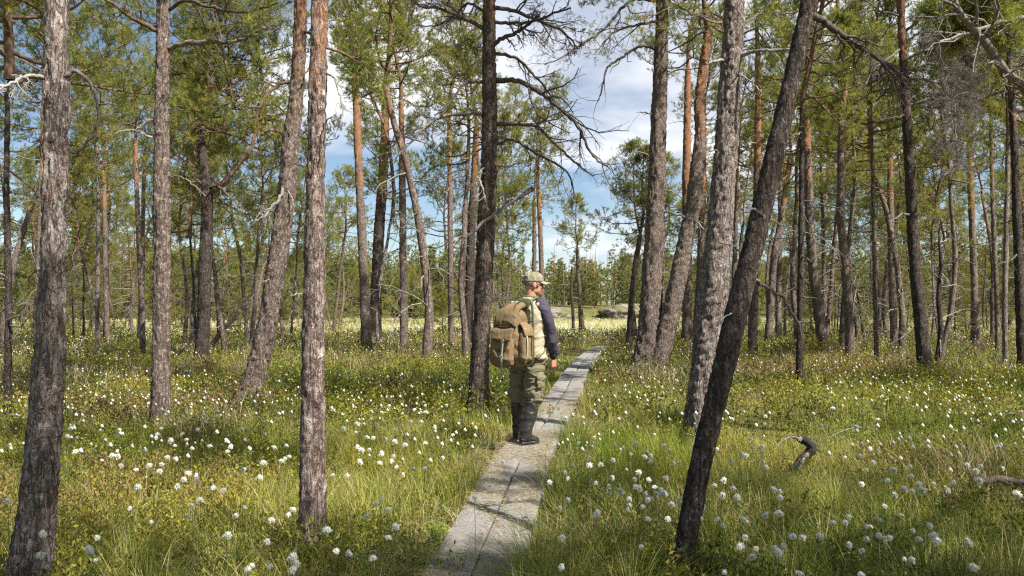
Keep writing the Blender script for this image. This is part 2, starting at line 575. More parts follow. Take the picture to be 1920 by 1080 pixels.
def tufts(acc, p, d, twig, needle, width, m, mat=0, rnd=None, rg=rng):
    """pine twig ends: m needles set all round a short twig"""
    n = len(p)
    d = d / (np.linalg.norm(d, axis=1)[:, None] + 1e-9)
    r = rg.normal(size=(n, m, 3))
    D = d[:, None]
    rad = r - (r * D).sum(-1, keepdims=True) * D
    rad /= np.linalg.norm(rad, axis=-1, keepdims=True) + 1e-9
    t = rg.random((n, m, 1))
    a = .45 + .65 * rg.random((n, m, 1)) - .3 * t
    nd = D * np.cos(a) + rad * np.sin(a)
    b = p[:, None] + D * twig * t
    side = np.cross(nd, rg.normal(size=(n, m, 3)))
    side /= np.linalg.norm(side, axis=-1, keepdims=True) + 1e-9
    ln = needle * (.75 + .5 * rg.random((n, m, 1)))
    v = np.stack([b - side * width, b + side * width, b + nd * ln], 2).reshape(-1, 3)
    k = n * m
    if rnd is None:
        rnd = rg.random(n)
    rn = np.clip(np.repeat(rnd, m) + rg.normal(0, .09, k), 0, 1)
    acc.add(v, None, np.arange(k * 3).reshape(-1, 3), mat, np.repeat(rn, 3))


def gnarl(p, d, L, n, rg, wig=.22, droop=0.0, rise=0.0):
    pts = [np.asarray(p, float)]
    d = norm(d)
    for i in range(n):
        d = norm(d + rg.normal(0, wig, 3) + np.array([0, 0, -droop + rise * i / n]))
        pts.append(pts[-1] + d * L / n)
    return np.array(pts)


def grow(acc, path, r0, r1, depth, rg, mat, sides=5, n=5, droop=.05, spread=1.0, lenf=.45, start=.25, tips=None):
    """a bare branch along path, with side twigs down to depth"""
    k = len(path)
    tube(acc, path, np.linspace(r0, r1, k), sides, mat, rg.random(), cap=False)
    if tips is not None:
        tips.append((path[-1], norm(path[-1] - path[-2])))
    if depth <= 0:
        return
    L = np.linalg.norm(np.diff(path, axis=0), axis=1).sum()
    for i in range(n):
        f = start + (1 - start) * (i + rg.random()) / n
        g = f * (k - 1)
        a = min(int(g), k - 2)
        p = path[a] + (path[a + 1] - path[a]) * (g - a)
        t = norm(path[a + 1] - path[a])
        s = norm(np.cross(t, rg.normal(size=3)))
        d = norm(t * (.65 + .3 * rg.random()) + s * spread * (.6 + .5 * rg.random()))
        ln = L * lenf * (1.15 - .6 * f) * (.5 + .8 * rg.random())
        rr = max((r0 + (r1 - r0) * f) * .5, .0022)
        sub = gnarl(p, d, ln, 4 if depth > 1 else 3, rg, .28, droop)
        grow(acc, sub, rr, max(rr * .35, .0016), depth - 1, rg, mat, max(3, sides - 1), max(2, n - 1), droop, spread, lenf, .2, tips)
#NEXT
# ------------------------------------------------------------------ pine crowns, shared by the trees
def crown_mesh(seed, Lc, Rm, nb, flat=.5, dens=1.0, m=24, needle=.088, width=.0036, twig=.10, sub=8, gap=.12):
    rg = np.random.default_rng(seed)
    a = Acc()
    stem = gnarl((0, 0, -.05), (0, 0, 1), Lc, 9, rg, .07)
    stem[:, 2] = np.linspace(-.05, Lc, 10)
    tube(a, stem, np.linspace(.06, .012, 10), 7, 0, .5, cap=False)
    P, D, T = [], [], []
    az = rg.random() * 6
    for i in range(nb):
        t = (i + .5 * rg.random()) / nb
        az += 2.4 + rg.normal(0, .5)
        if rg.random() < gap:
            continue
        h = Lc * (.02 + .95 * t)
        prof = (1 - t) ** .75 * (1 - flat) + flat * math.sqrt(max(0, 1 - t ** 2.2))
        L = Rm * prof * (.55 + .6 * rg.random()) + .22
        el = -.12 + .95 * t + rg.normal(0, .18)
        d = np.array([math.cos(az) * math.cos(el), math.sin(az) * math.cos(el), math.sin(el)])
        k = h / Lc * 9
        b = stem[min(int(k), 8)] + (stem[min(int(k), 8) + 1] - stem[min(int(k), 8)]) * (k - int(k))
        path = gnarl(b, d, L, 6, rg, .2, .02, .25)
        tube(a, path, np.linspace(.03 * (1 - .6 * t), .006, 7), 5, 0, rg.random(), cap=False)
        nclump = max(3, int(sub * (.5 + .6 * L / Rm)))
        for j in range(nclump):
            f = .32 + .68 * (j + rg.random()) / nclump
            g = f * 6
            q = path[min(int(g), 5)] + (path[min(int(g), 5) + 1] - path[min(int(g), 5)]) * (g - int(g))
            tan = norm(path[min(int(g), 5) + 1] - path[min(int(g), 5)])
            s = norm(np.cross(tan, rg.normal(size=3)))
            dd = norm(tan * .7 + s * .9 + np.array([0, 0, .25]))
            sl = (.25 + .45 * rg.random()) * (1.2 - .5 * f) * min(1.2, .55 + L * .4)
            sp = gnarl(q, dd, sl, 3, rg, .25, 0, .5)
            tube(a, sp, [.009, .006, .004, .003], 3, 2 if rg.random() < .5 else 0, rg.random(), cap=False)
            tone = np.clip(rg.normal(.5, .18), .05, .95)
            nt = max(5, int((7 + 6 * rg.random()) * dens))
            for _ in range(nt):
                ff = 1 - .6 * rg.random() ** 1.5
                e = sp[min(int(ff * 3), 2)] + (sp[min(int(ff * 3), 2) + 1] - sp[min(int(ff * 3), 2)]) * (ff * 3 - int(ff * 3))
                P.append(e + rg.normal(0, .050, 3))
                D.append(norm(dd * .6 + rg.normal(0, .6, 3) + np.array([0, 0, .55])))
                T.append(np.clip(tone + rg.normal(0, .12), 0, 1))
    tufts(a, np.array(P), np.array(D), twig, needle, width, m, 1, np.array(T), rg)
    return a.mesh('crown', [M['limb'], M['needle'], M['twig']], smooth=True)


CROWNS = [
    crown_mesh(11, 4.6, 1.75, 44, .5),
    crown_mesh(12, 5.4, 1.65, 50, .4),
    crown_mesh(13, 3.6, 2.1, 40, .7, 1.1),
    crown_mesh(14, 6.2, 1.6, 56, .35),
    crown_mesh(15, 4.0, 1.9, 38, .6),
    crown_mesh(16, 5.0, 1.45, 44, .4),
    crown_mesh(17, 4.4, 2.0, 42, .6, 1.1),
    crown_mesh(18, 3.2, 1.4, 36, .5),
]
CROWN_L = [4.6, 5.4, 3.6, 6.2, 4.0, 5.0, 4.4, 3.2]


def trunk_limbs(acc, path, rad, hs, rg, n, z0, z1, mat, L=.8, depth=1):
    """short dead limbs and stubs on a trunk, part of the trunk's own mesh"""
    for i in range(n):
        z = z0 + (z1 - z0) * (i + rg.random()) / n
        k = np.interp(z, hs, np.arange(len(hs)))
        c = path[min(int(k), len(path) - 1)]
        az = rg.random() * 6.28
        el = rg.normal(-.05, .3)
        d = np.array([math.cos(az) * math.cos(el), math.sin(az) * math.cos(el), math.sin(el)])
        r = rad[min(int(k), len(rad) - 1)]
        ln = L * (.15 + 1.1 * rg.random() ** 1.4)
        g = gnarl(c + d * r * .6, d, ln, 5, rg, .22, .07)
        grow(acc, g, .010 + .006 * rg.random() + r * .03, .003, depth if ln > .35 else 0, rg, mat, 5, 4, .08, 1.0, .5)


BARKS = ['bark', 'bark_orange', 'bark_dark_shaded', 'bark_lichen', 'bark_far', 'bark_grey']


def bark_surface(v, axis, rad, amp, seed, fine=1.0):
    """push a trunk's skin out into plates and flakes"""
    d = v - axis
    L = np.linalg.norm(d, axis=1)
    nrm = d / (L[:, None] + 1e-9)
    p = v * np.array([1, 1, .55])
    wob = np.stack([vnoise(*(p * 9).T, seed + k) for k in (0, 1, 2)], 1) - .5
    f1, f2, cid = worley((p + wob * .07) * 27 * fine, seed)
    plate = sstep(.0, .22, f2 - f1) * (.55 + .75 * cid)
    f1, f2, c2 = worley((p + wob * .05) * 62 * fine, seed + 7)
    flake = sstep(0, .25, f2 - f1) * (.3 + .9 * c2)
    big = vnoise(*(v * np.array([7, 7, 2.2])).T, seed + 11) - .5
    q = (p + wob * .10) * np.array([1, 1, 1.0]) * 46 * fine
    nn = vnoise(*q.T, seed + 21) * .6 + vnoise(*(q * 2.1).T, seed + 22) * .4
    scale_ = sstep(.40, .45, nn) * .5 + sstep(.54, .58, nn) * .35 + sstep(.66, .69, nn) * .3
    h = amp * 1.35 * (plate * .2 + flake * .25 + scale_ * .85 - .6) + big * amp * 1.2
    nv = vnoise(*((v + wob * .035) * np.array([17, 17, 2.4]) * fine).T, seed + 31) * .7 + vnoise(*((v + wob * .02) * np.array([36, 36, 6.0]) * fine).T, seed + 32) * .3
    h = h - amp * 1.5 * np.exp(-((nv - .5) / .045) ** 2)
    h = h - h.mean()
    return v + nrm * h[:, None]


def smooth_trunk(pts, rr, step):
    n = max(8, int(np.linalg.norm(np.diff(pts, axis=0), axis=1).sum() / step))
    d = np.concatenate([[0], np.cumsum(np.linalg.norm(np.diff(pts, axis=0), axis=1))])
    t = np.interp(np.linspace(0, d[-1], n), d, np.arange(len(d)))
    fine = spline(pts, 400)
    tf = np.linspace(0, len(pts) - 1, 400)
    out = np.stack([np.interp(t, tf, fine[:, k]) for k in range(3)], 1)
    return out, np.interp(t, np.arange(len(pts)), rr)


TREES = []          # (thing, base X in the picture, named landmark or None, bark word)


def pine(label, d, poly, bark='bark', crown=None, cs=1.0, htop=None, name='pine_tree', limbs=None, branches=(), flare=.5, amp=1.0, ly=0.0, group=None, seed=0, second=None, cat='tree', fork=None):
    """a pine whose trunk runs through the picture points poly = (X, Y, width), d metres ahead"""
    rg = np.random.default_rng(seed + int(poly[0][0] * 7 + d * 100))
    P, r = [], []
    for X, Y, w in poly:
        q = at(X, Y, d)
        q = at(X, Y, d + ly * q[2])
        P.append(q)
        r.append(w / 2 / F * d / math.hypot(1, (X - 960) / F))
    gz = float(ground(P[0][0], P[0][1]))
    if P[0][2] > gz - .05:
        dr = P[0] - P[1]
        k = (P[0][2] - gz + .12) / max(.05, -dr[2])
        P.insert(0, P[0] + np.array([dr[0] * k * .8, dr[1] * k * .8, -(P[0][2] - gz + .12)]))
        r.insert(0, r[0] * 1.02)
    base = np.array([P[0][0], P[0][1], gz])
    n_in = len(P)
    if htop is not None and htop > P[-1][2]:
        dr = norm(P[-1] - P[-2])
        dr = norm(dr * .75 + np.array([0, 0, .5]))
        L = htop - P[-1][2]
        for k in (.33, .66, 1.0):
            P.append(P[n_in - 1] + dr * L * k / max(dr[2], .4) + np.array([rg.normal(0, .02) * L, rg.normal(0, .02) * L, 0]))
            r.append(max(r[n_in - 1] * (1 - .38 * k), .02))
    P, r = np.array(P) - base, np.array(r)
    step = np.clip(2.0 * d / 796, .016, .10)
    path, rad = smooth_trunk(P, r, step)
    hs = path[:, 2]
    rad = rad * (1 + flare * np.exp(-np.maximum(hs, 0) / (.9 * r[0] + .05)))
    sides = int(np.clip(2 * math.pi * r[0] / step, 9, 56))
    a = Acc()
    tube(a, path, rad, sides, 0, .5)
    v = a.v[0]
    axis = np.concatenate([np.repeat(path, sides, 0), path[:1], path[-1:]])
    k = np.clip(r.mean() / .12, .35, 1.2)
    v[:-2] = bark_surface(v[:-2], axis[:-2], rad, .013 * amp * k, int(poly[0][0]), 1.0 if d < 16 else .8)
    low = np.exp(-np.maximum(v[:-2, 2], 0) / (.55 * r[0] + .03))
    dv = v[:-2] - axis[:-2]
    th = np.arctan2(dv[:, 1], dv[:, 0])
    lobes = np.maximum(0, np.cos(3 * th + seed)) + .7 * np.maximum(0, np.cos(5 * th + 2 + seed * 1.7))
    v[:-2, :2] += dv[:, :2] * (low * lobes * .38)[:, None]
    a.v[0] = v
    t = thing(name, label, cat, base, group)
    if limbs:
        trunk_limbs(a, path, rad, hs, rg, limbs[0], limbs[1], limbs[2], 1 if rg.random() < .6 else 2, limbs[3] if len(limbs) > 3 else .8, limbs[4] if len(limbs) > 4 else 1)
    link('trunk', a.mesh('trunk', [M[bark], M['dead'], M['bleached'], M['twig']]), t)
    for b in branches:
        pts, w0, w1, wood = b[:4]
        out = b[4] if len(b) > 4 else 0.0
        nt = b[5] if len(b) > 5 else 6
        dep = b[6] if len(b) > 6 else 2
        leaf = b[7] if len(b) > 7 else 0
        Q = np.array([at(X, Y, d + ly * 3 + out * i / max(1, len(pts) - 1)) for i, (X, Y) in enumerate(pts)]) - base
        ln = max(5, len(pts) * 4)
        sp = spline(Q, ln)
        sp[1:-1] += rg.normal(0, .0022 + .0004 * d, (ln - 2, 3))
        ba = Acc()
        tips = []
        grow(ba, sp, w0 / 2 / F * d, w1 / 2 / F * d, dep, rg, 0, 8, nt, .06, .9, .42, .22, tips)
        if leaf:
            tp = [x for x in tips for _ in range(leaf)]
            pp = np.array([x[0] for x in tp]) + rg.normal(0, .05, (len(tp), 3))
            dd = np.array([norm(x[1] + np.array([0, 0, .5]) + rg.normal(0, .4, 3)) for x in tp])
            tufts(ba, pp, dd, .10, .065, .0035, 12, 1, np.clip(rg.normal(.42, .2, len(tp)), 0, 1), rg)
        link('branch' if leaf else 'dead_branch', ba.mesh('branch', [M[wood], M['needle']]), t)
    if crown is not None:
        c = link('crown', CROWNS[crown], t)
        c.location = path[-1]
        c.scale = (cs * (.95 + .2 * rg.random()), cs * (.95 + .2 * rg.random()), cs)
        c.rotation_euler = (rg.normal(0, .06), rg.normal(0, .06), rg.random() * 6.28)
    if second is not None:
        for ci, sc, Xc, Yc, off in second:
            c = link('crown', CROWNS[ci], t)
            c.location = at(Xc, Yc, d + off) - base
            c.scale = (sc, sc, sc)
            c.rotation_euler = (0, 0, rg.random() * 6.28)
    if fork is not None:
        pts, w0, w1, wood = fork
        fa = Acc()
        Q = np.array([at(X, Y, d) for X, Y in pts]) - base
        fp, fr = smooth_trunk(Q, np.linspace(w0, w1, len(Q)) / 2 / F * d, step)
        tube(fa, fp, fr, 14, 0, .5)
        fa.v[0] = bark_surface(fa.v[0], np.concatenate([np.repeat(fp, 14, 0), fp[:1], fp[-1:]]), fr, .006, 5)
        link('fork_limb', fa.mesh('fork_limb', [M[wood]]), t)
    TREES.append((t, px(base)[0], label, bark))
    return t


# --- the trees one can name, left to right
pine('thick scaly grey pine with a hooped dead branch, at the picture edge nearest the viewer', 3.85,
     [(52, 1100, 88), (76, 880, 68), (90, 700, 60), (97, 560, 54), (102, 400, 49), (106, 200, 46), (108, 0, 43)], 'bark_lichen', 0, .7, 6.4, amp=1.25, flare=.25,
     branches=[([(122, 142), (138, 134), (156, 142), (172, 162), (183, 195), (184, 225), (170, 260), (150, 284), (136, 300)], 9, 4.5, 'dead', .12, 3, 1),
               ([(96, 148), (70, 142), (45, 146), (20, 156), (-15, 168)], 9, 5, 'bleached', -.2, 9, 2),
               ([(90, 500), (70, 508), (50, 520)], 4, 2, 'dead', .3, 3, 1)])
pine('straight pine with orange flakes near the top and two long dead branches reaching sideways', 9.3,
     [(300, 792, 38), (303, 620, 33), (304, 450, 31), (304, 380, 33), (303, 200, 26), (307, 0, 25)], 'bark', 6, .75, 6.3, amp=1.15, seed=3,
     branches=[([(314, 90), (345, 82), (385, 78), (420, 80), (448, 76), (470, 66), (488, 56), (502, 53)], 11, 4, 'dead', -.4, 8, 2),
               ([(300, 62), (270, 45), (250, 36), (225, 16), (195, -4)], 9, 5, 'limb', -.5, 8, 2, 2),
               ([(312, 20), (350, 2), (390, 12), (430, 22), (480, 20), (520, 5)], 8, 3, 'twig', -.6, 10, 2, 2),
               ([(296, 266), (275, 254), (255, 246), (232, 246), (215, 250)], 5, 2, 'bleached', -.2, 5, 2),
               ([(294, 224), (276, 226), (266, 236), (252, 246)], 6, 3, 'dead', -.2, 3, 1),
               ([(312, 330), (340, 332), (360, 345), (385, 368)], 3, 2, 'dead', -.2, 4, 1)])
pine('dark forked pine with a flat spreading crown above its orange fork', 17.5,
     [(377, 694, 30), (382, 600, 25), (385, 480, 24), (388, 400, 22), (387, 345, 22), (381, 300, 17), (376, 248, 14)], 'bark_dark_shaded', 2, 1.05, None, flare=.3, seed=2, limbs=(4, 4, 5.4, .8, 1),
     fork=([(390, 362), (408, 352), (430, 330), (452, 302), (470, 280), (480, 240)], 11, 7, 'limb'), second=[(2, .95, 492, 250, .5), (4, .8, 420, 240, .8), (2, .7, 440, 200, -.4)],
     branches=[([(388, 350), (404, 348), (425, 362), (450, 388)], 7, 2.5, 'twig', -.4, 4, 1), ([(384, 350), (372, 340), (358, 328)], 6, 3, 'twig', -.3, 2, 1)])
pine('curved leaning pine with a scar and a gnarled pale dead limb on its stem', 11.8,
     [(466, 752, 46), (482, 690, 40), (505, 590, 37), (520, 490, 36), (535, 380, 33), (545, 270, 31), (555, 180, 27), (562, 80, 24), (564, -5, 22)], 'bark', 1, .95, 7.4, amp=1.2, seed=8,
     branches=[([(542, 322), (530, 326), (531, 350), (522, 376), (506, 392), (500, 402), (484, 412), (468, 425)], 9, 2, 'bleached', -.35, 9, 2),
               ([(548, 60), (580, 62), (588, 90), (582, 120), (570, 140)], 6, 3, 'limb', -.2, 4, 1),
               ([(552, 150), (520, 160), (500, 180), (484, 210), (478, 240)], 7, 4, 'limb', -.3, 6, 2, 3),
               ([(536, 500), (510, 520), (496, 528)], 3, 1.5, 'bleached', -.2, 2, 1)])
pine('slim pine with a flaky orange upper stem standing alone in the cotton grass', 4.75,
     [(586, 1000, 54), (586, 850, 47), (587, 700, 41), (588, 540, 41), (591, 400, 36), (594, 250, 33), (598, 100, 31), (600, -5, 30)], 'bark_flaky', 4, .65, 6.1, amp=1.0, flare=.3, seed=5,
     branches=[([(603, 140), (618, 138), (628, 150), (634, 170), (640, 190), (643, 216)], 5, 2.5, 'bleached', -.15, 3, 1),
               ([(604, 236), (618, 222), (640, 222)], 3, 1.5, 'bleached', -.2, 2, 1), ([(576, 312), (560, 308), (548, 306)], 3, 2, 'dead', -.1, 2, 0),
               ([(604, 85), (640, 100), (680, 118), (700, 140)], 6, 3, 'limb', .8, 6, 2, 3), ([(578, 548), (560, 550), (545, 556)], 3, 1.5, 'bleached', -.15, 2, 1)])
pine('pale twin-stemmed pine behind the cotton grass, just beside a darker crooked pine', 25,
     [(688, 672, 21), (684, 560, 18), (678, 430, 16), (672, 300, 15), (667, 170, 13), (663, 100, 11)], 'bark_orange', 5, 1.0, None, limbs=(12, 3, 8.2, 1.2, 2), seed=1)
pine('dark crooked pine behind, with a stubby black side limb', 33,
     [(703, 645, 24), (706, 540, 21), (711, 430, 20), (718, 330, 19), (722, 250, 16), (722, 190, 13)], 'bark_dark_shaded', 0, 1.1, None, limbs=(10, 3.5, 9, 1.4, 2), seed=2)
pine('tall straight reddish pine halfway between the pale twin stems and the hiker', 21,
     [(757, 692, 16), (757, 560, 15), (755, 400, 13), (753, 250, 11), (752, 190, 9)], 'bark_orange', 3, .85, None, limbs=(14, 3, 6.6, 1.3, 2), seed=3)
pine('thin reddish pine with a drooping dead side branch, left of the hiker\'s big pine', 25,
     [(846, 672, 11), (845, 540, 11), (844, 400, 10), (843, 270, 8), (842, 200, 7)], 'bark_orange', 5, .85, None, limbs=(12, 3, 7.5, 1.2, 2), seed=4)
pine('dark pine half hidden directly behind the big pine beside the hiker', 30,
     [(876, 650, 18), (880, 560, 17), (884, 430, 15), (890, 320, 13), (893, 240, 10)], 'bark_dark_shaded', 1, .95, None, limbs=(10, 3, 8.5, 1.2, 2), seed=5)
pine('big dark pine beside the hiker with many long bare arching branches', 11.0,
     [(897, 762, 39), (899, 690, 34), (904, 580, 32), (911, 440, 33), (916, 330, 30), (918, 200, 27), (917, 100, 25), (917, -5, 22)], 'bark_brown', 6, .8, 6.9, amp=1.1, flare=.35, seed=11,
     branches=[([(926, 152), (950, 151), (975, 152), (1000, 166), (1025, 182), (1050, 203), (1075, 226), (1092, 250), (1102, 280), (1120, 300), (1140, 312)], 11, 3, 'twig', -.7, 10, 2),
               ([(928, 232), (955, 233), (990, 233), (1008, 240), (1030, 258), (1052, 280), (1080, 306), (1114, 330)], 9, 2.5, 'twig', -.5, 9, 2),
               ([(928, 270), (948, 262), (964, 262), (990, 278), (1015, 292), (1060, 318), (1072, 345), (1078, 372)], 8, 2, 'twig', -.3, 8, 2),
               ([(926, 84), (945, 70), (970, 60), (992, 44), (1010, 30)], 9, 4, 'twig', -.5, 10, 3),
               ([(925, 16), (955, 18), (990, 30), (1030, 46), (1060, 64), (1085, 92)], 9, 3, 'twig', .4, 12, 3),
               ([(928, 100), (955, 104), (980, 118), (1000, 140), (1020, 160), (1035, 185), (1050, 200)], 7, 2.5, 'twig', .5, 10, 2),
               ([(926, 40), (960, 44), (1000, 40), (1040, 25), (1070, 15)], 7, 3, 'twig', -.9, 10, 2),
               ([(908, 154), (888, 152), (868, 158), (852, 180), (832, 205), (815, 216)], 7, 3, 'twig', -.4, 6, 2),
               ([(910, 212), (885, 212), (855, 214), (815, 224), (795, 240), (770, 268), (745, 292)], 9, 2.5, 'dead', -.5, 9, 2),
               ([(908, 58), (892, 44), (872, 36), (845, 24), (820, 14), (790, 12), (765, -5)], 9, 3, 'twig', -.4, 12, 3),
               ([(906, 20), (880, 6), (860, 20), (835, 42), (810, 50), (780, 46)], 6, 2, 'twig', .5, 9, 2),
               ([(1000, 352), (980, 366), (952, 384), (930, 400), (905, 418), (885, 436), (870, 446)], 10, 4, 'dead', -.35, 5, 2),
               ([(920, 308), (903, 318), (899, 335), (906, 355), (912, 380)], 6, 2.5, 'bleached', -.35, 8, 2),
               ([(924, 306), (940, 312), (958, 310), (975, 306)], 4, 2, 'dead', -.3, 4, 1)])
pine('big upright trunk of the twin pines growing from one foot beside the boardwalk', 18.0,
     [(1213, 694, 52), (1218, 620, 43), (1224, 500, 38), (1231, 350, 31), (1236, 200, 28), (1240, 80, 25), (1242, -5, 23)], 'bark_tall', 0, 1.2, 9.8, amp=1.3, flare=.3, seed=21,
     branches=[([(1232, 92), (1205, 86), (1180, 98), (1160, 112), (1140, 125), (1132, 150), (1127, 175), (1120, 190)], 6, 2.5, 'twig', -.4, 6, 1),
               ([(1236, 2), (1195, -2), (1170, 12), (1150, 35), (1125, 62), (1095, 80), (1060, 104), (1020, 122)], 7, 2, 'twig', -.8, 9, 2, 2),
               ([(1236, 40), (1210, 44), (1180, 50), (1150, 62), (1130, 82), (1118, 96)], 6, 2, 'twig', -.8, 8, 2, 2),
               ([(1228, 215), (1215, 212), (1200, 210)], 4, 2, 'dead', -.3, 3, 1),
               ([(1228, 300), (1200, 285), (1180, 290)], 4, 2, 'dead', -.3, 3, 1),
               ([(1238, 395), (1262, 400), (1300, 412), (1320, 430)], 5, 2.5, 'bleached', -.5, 3, 1),
               ([(1240, 355), (1262, 360), (1280, 372)], 4, 2, 'bleached', -.3, 3, 1)])
pine('slanting partner of the twin pines, bending up to a red upper stem', 17.8,
     [(1230, 692, 34), (1250, 620, 34), (1268, 540, 33), (1286, 450, 29), (1300, 385, 30), (1309, 300, 25), (1313, 250, 20), (1311, 190, 18), (1320, 120, 17), (1328, 60, 15)], 'bark', 2, .95, None, amp=1.2, flare=.15, seed=22, limbs=(6, 5.5, 8, 1.0, 2))
pine('grey pine behind the twin pines, close to the lichen-crusted pine', 29, [(1288, 660, 22), (1289, 560, 19), (1288, 450, 17), (1287, 330, 16), (1289, 200, 13), (1290, 130, 10)], 'bark_orange', 4, 1.1, None, limbs=(9, 4.5, 9.5, 1.2, 2), seed=6)
pine('red-stemmed pine leaning slightly behind the lichen-crusted pine', 33, [(1306, 640, 20), (1312, 540, 16), (1316, 430, 14), (1318, 330, 12), (1320, 240, 10)], 'bark_orange', 0, .9, None, limbs=(6, 4.5, 8, 1.2, 2), seed=7)
pine('thick lichen-crusted pine with deeply split bark behind the dark slanting pine', 8.5,
     [(1308, 826, 58), (1320, 720, 56), (1334, 590, 56), (1345, 480, 50), (1357, 330, 44), (1366, 200, 41), (1373, 80, 39), (1377, -5, 37)], 'bark_lichen', 6, .75, 6.9, amp=1.0, flare=.2, seed=31,
     branches=[([(1384, 108), (1400, 100), (1425, 94), (1450, 96), (1484, 93)], 8, 5, 'bleached', -.5, 5, 1), ([(1362, 112), (1345, 114), (1322, 120)], 7, 4, 'bleached', -.3, 3, 1),
               ([(1386, 60), (1405, 40), (1430, 20), (1450, -5)], 5, 3, 'dead', .3, 6, 2, 2), ([(1360, 40), (1340, 42), (1310, 30), (1285, 36)], 5, 2, 'dead', -.2, 6, 2),
               ([(1388, 140), (1402, 148), (1420, 165), (1432, 178)], 4, 2, 'bleached', -.3, 3, 1), ([(1356, 280), (1330, 284), (1318, 286)], 3, 1.5, 'dead', -.3, 2, 1)])
pine('dark slanting pine, its bare stem leaning across the thick lichen-crusted pine', 4.15,
     [(1279, 1062, 40), (1300, 940, 40), (1330, 800, 40), (1362, 670, 42), (1392, 540, 41), (1418, 440, 40), (1452, 290, 37), (1484, 150, 34), (1506, 50, 32), (1518, -5, 31)], 'bark_dark_shaded', 7, .8, 6.6, amp=.8, flare=.1, seed=32,
     branches=[([(1514, 24), (1535, 34), (1556, 52), (1572, 60), (1595, 78), (1620, 94), (1645, 108), (1665, 122), (1685, 140), (1700, 152)], 15, 7, 'twig', .45, 14, 2),
               ([(1404, 522), (1424, 530), (1446, 544), (1466, 556), (1480, 578), (1494, 604), (1502, 628)], 8, 5, 'dead', .2, 6, 1),
               ([(1382, 590), (1370, 588), (1356, 602)], 4, 2, 'bleached', -.1, 2, 1), ([(1386, 470), (1368, 458), (1350, 456)], 4, 1.5, 'twig', -.1, 2, 1),
               ([(1425, 392), (1410, 392), (1398, 398)], 6, 3, 'twig', -.1, 2, 1), ([(1440, 408), (1462, 420), (1480, 432)], 3, 1.5, 'bleached', .1, 3, 1)])
pine('grey pine close behind the dark slanting pine where it crosses', 24, [(1411, 662, 19), (1413, 560, 17), (1417, 430, 14), (1420, 300, 13), (1421, 180, 12), (1420, 90, 10)], 'bark_far', 1, 1.0, None, limbs=(12, 3.5, 8.8, 1.2, 2), seed=8)
pine('bright orange pine leaning away behind the dark slanting pine', 30, [(1441, 642, 17), (1446, 560, 14), (1452, 480, 14), (1463, 420, 12), (1474, 345, 11), (1484, 290, 10)], 'bark_orange', 5, .9, None, limbs=(10, 4, 7.2, 1.5, 2), seed=9)
pine('pale slim pine beside the bright orange leaning pine', 34, [(1459, 640, 12), (1460, 540, 11), (1462, 450, 10), (1464, 330, 8)], 'bark_grey', 7, 1.2, None, limbs=(10, 3, 7, 1.1, 2), seed=10)
pine('thin blackish pine with a short stub, between the slanting pine and the bent red pine', 13.6, [(1499, 735, 16), (1500, 600, 13), (1502, 450, 11), (1503, 300, 10), (1503, 200, 8)], 'bark_dark_shaded', 5, .8, None, limbs=(14, 1.5, 5.6, 1.0, 2), seed=11)
pine('red pine bent at the foot, standing in shrubs behind', 24, [(1546, 660, 22), (1536, 590, 21), (1524, 500, 18), (1518, 400, 17), (1514, 290, 16), (1510, 190, 12)], 'bark_orange', 2, 1.0, None, limbs=(10, 3.2, 7.3, 1.3, 2), seed=12)
pine('very thin grey pine behind, with fine dead twigs all along', 19, [(1644, 704, 10), (1641, 560, 9), (1638, 400, 8), (1634, 250, 6)], 'bark_far', 7, 1.0, None, limbs=(26, 1, 5.8, .8, 2), seed=13)
pine('pale pinkish straight pine between two thin grey pines', 28, [(1677, 655, 15), (1673, 540, 14), (1670, 420, 13), (1669, 300, 11), (1668, 230, 9)], 'bark_orange', 4, .85, None, limbs=(8, 4, 7.6, 1.2, 2), seed=14)
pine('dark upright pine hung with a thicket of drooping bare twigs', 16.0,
     [(1736, 706, 30), (1728, 620, 25), (1718, 520, 23), (1711, 420, 22), (1705, 300, 20), (1698, 180, 18), (1691, 60, 16), (1688, -5, 15)], 'bark_dark_shaded', 1, .9, 9.2, flare=.3, seed=41,
     branches=[([(1700, 112), (1725, 98), (1755, 92), (1790, 92), (1820, 100)], 7, 2, 'dead', -.5, 22, 3), ([(1704, 150), (1730, 148), (1760, 165), (1785, 205), (1792, 250), (1794, 300)], 6, 2, 'dead', -.6, 20, 3),
               ([(1706, 196), (1740, 188), (1765, 192), (1782, 215)], 6, 2, 'dead', -.4, 14, 3), ([(1696, 60), (1720, 40), (1740, 20), (1760, -5)], 6, 3, 'twig', -.4, 12, 3),
               ([(1690, 90), (1665, 110), (1640, 130), (1622, 160)], 5, 2, 'dead', -.3, 14, 3), ([(1688, 30), (1650, 20), (1625, 2), (1600, -6)], 5, 2, 'twig', -.3, 10, 2),
               ([(1704, 130), (1740, 120), (1775, 130), (1805, 160), (1815, 190)], 5, 2, 'dead', .4, 20, 3), ([(1700, 215), (1680, 220), (1650, 225)], 4, 2, 'twig', -.3, 10, 2),
               ([(1700, 80), (1730, 60), (1770, 65), (1800, 75)], 6, 2, 'dead', .3, 18, 3), ([(1712, 404), (1690, 402), (1668, 416)], 5, 2, 'dead', -.3, 4, 1)])
pine('gnarled little snag with a kinked stem beside the dark upright pine', 16.8, [(1757, 722, 12), (1758, 668, 10), (1764, 622, 11), (1760, 560, 11), (1765, 500, 8), (1761, 450, 5), (1764, 410, 2)], 'bark_dark_shaded', None, 1, None, limbs=(16, .8, 3.1, 1.0, 2), seed=15, name='dead_tree')
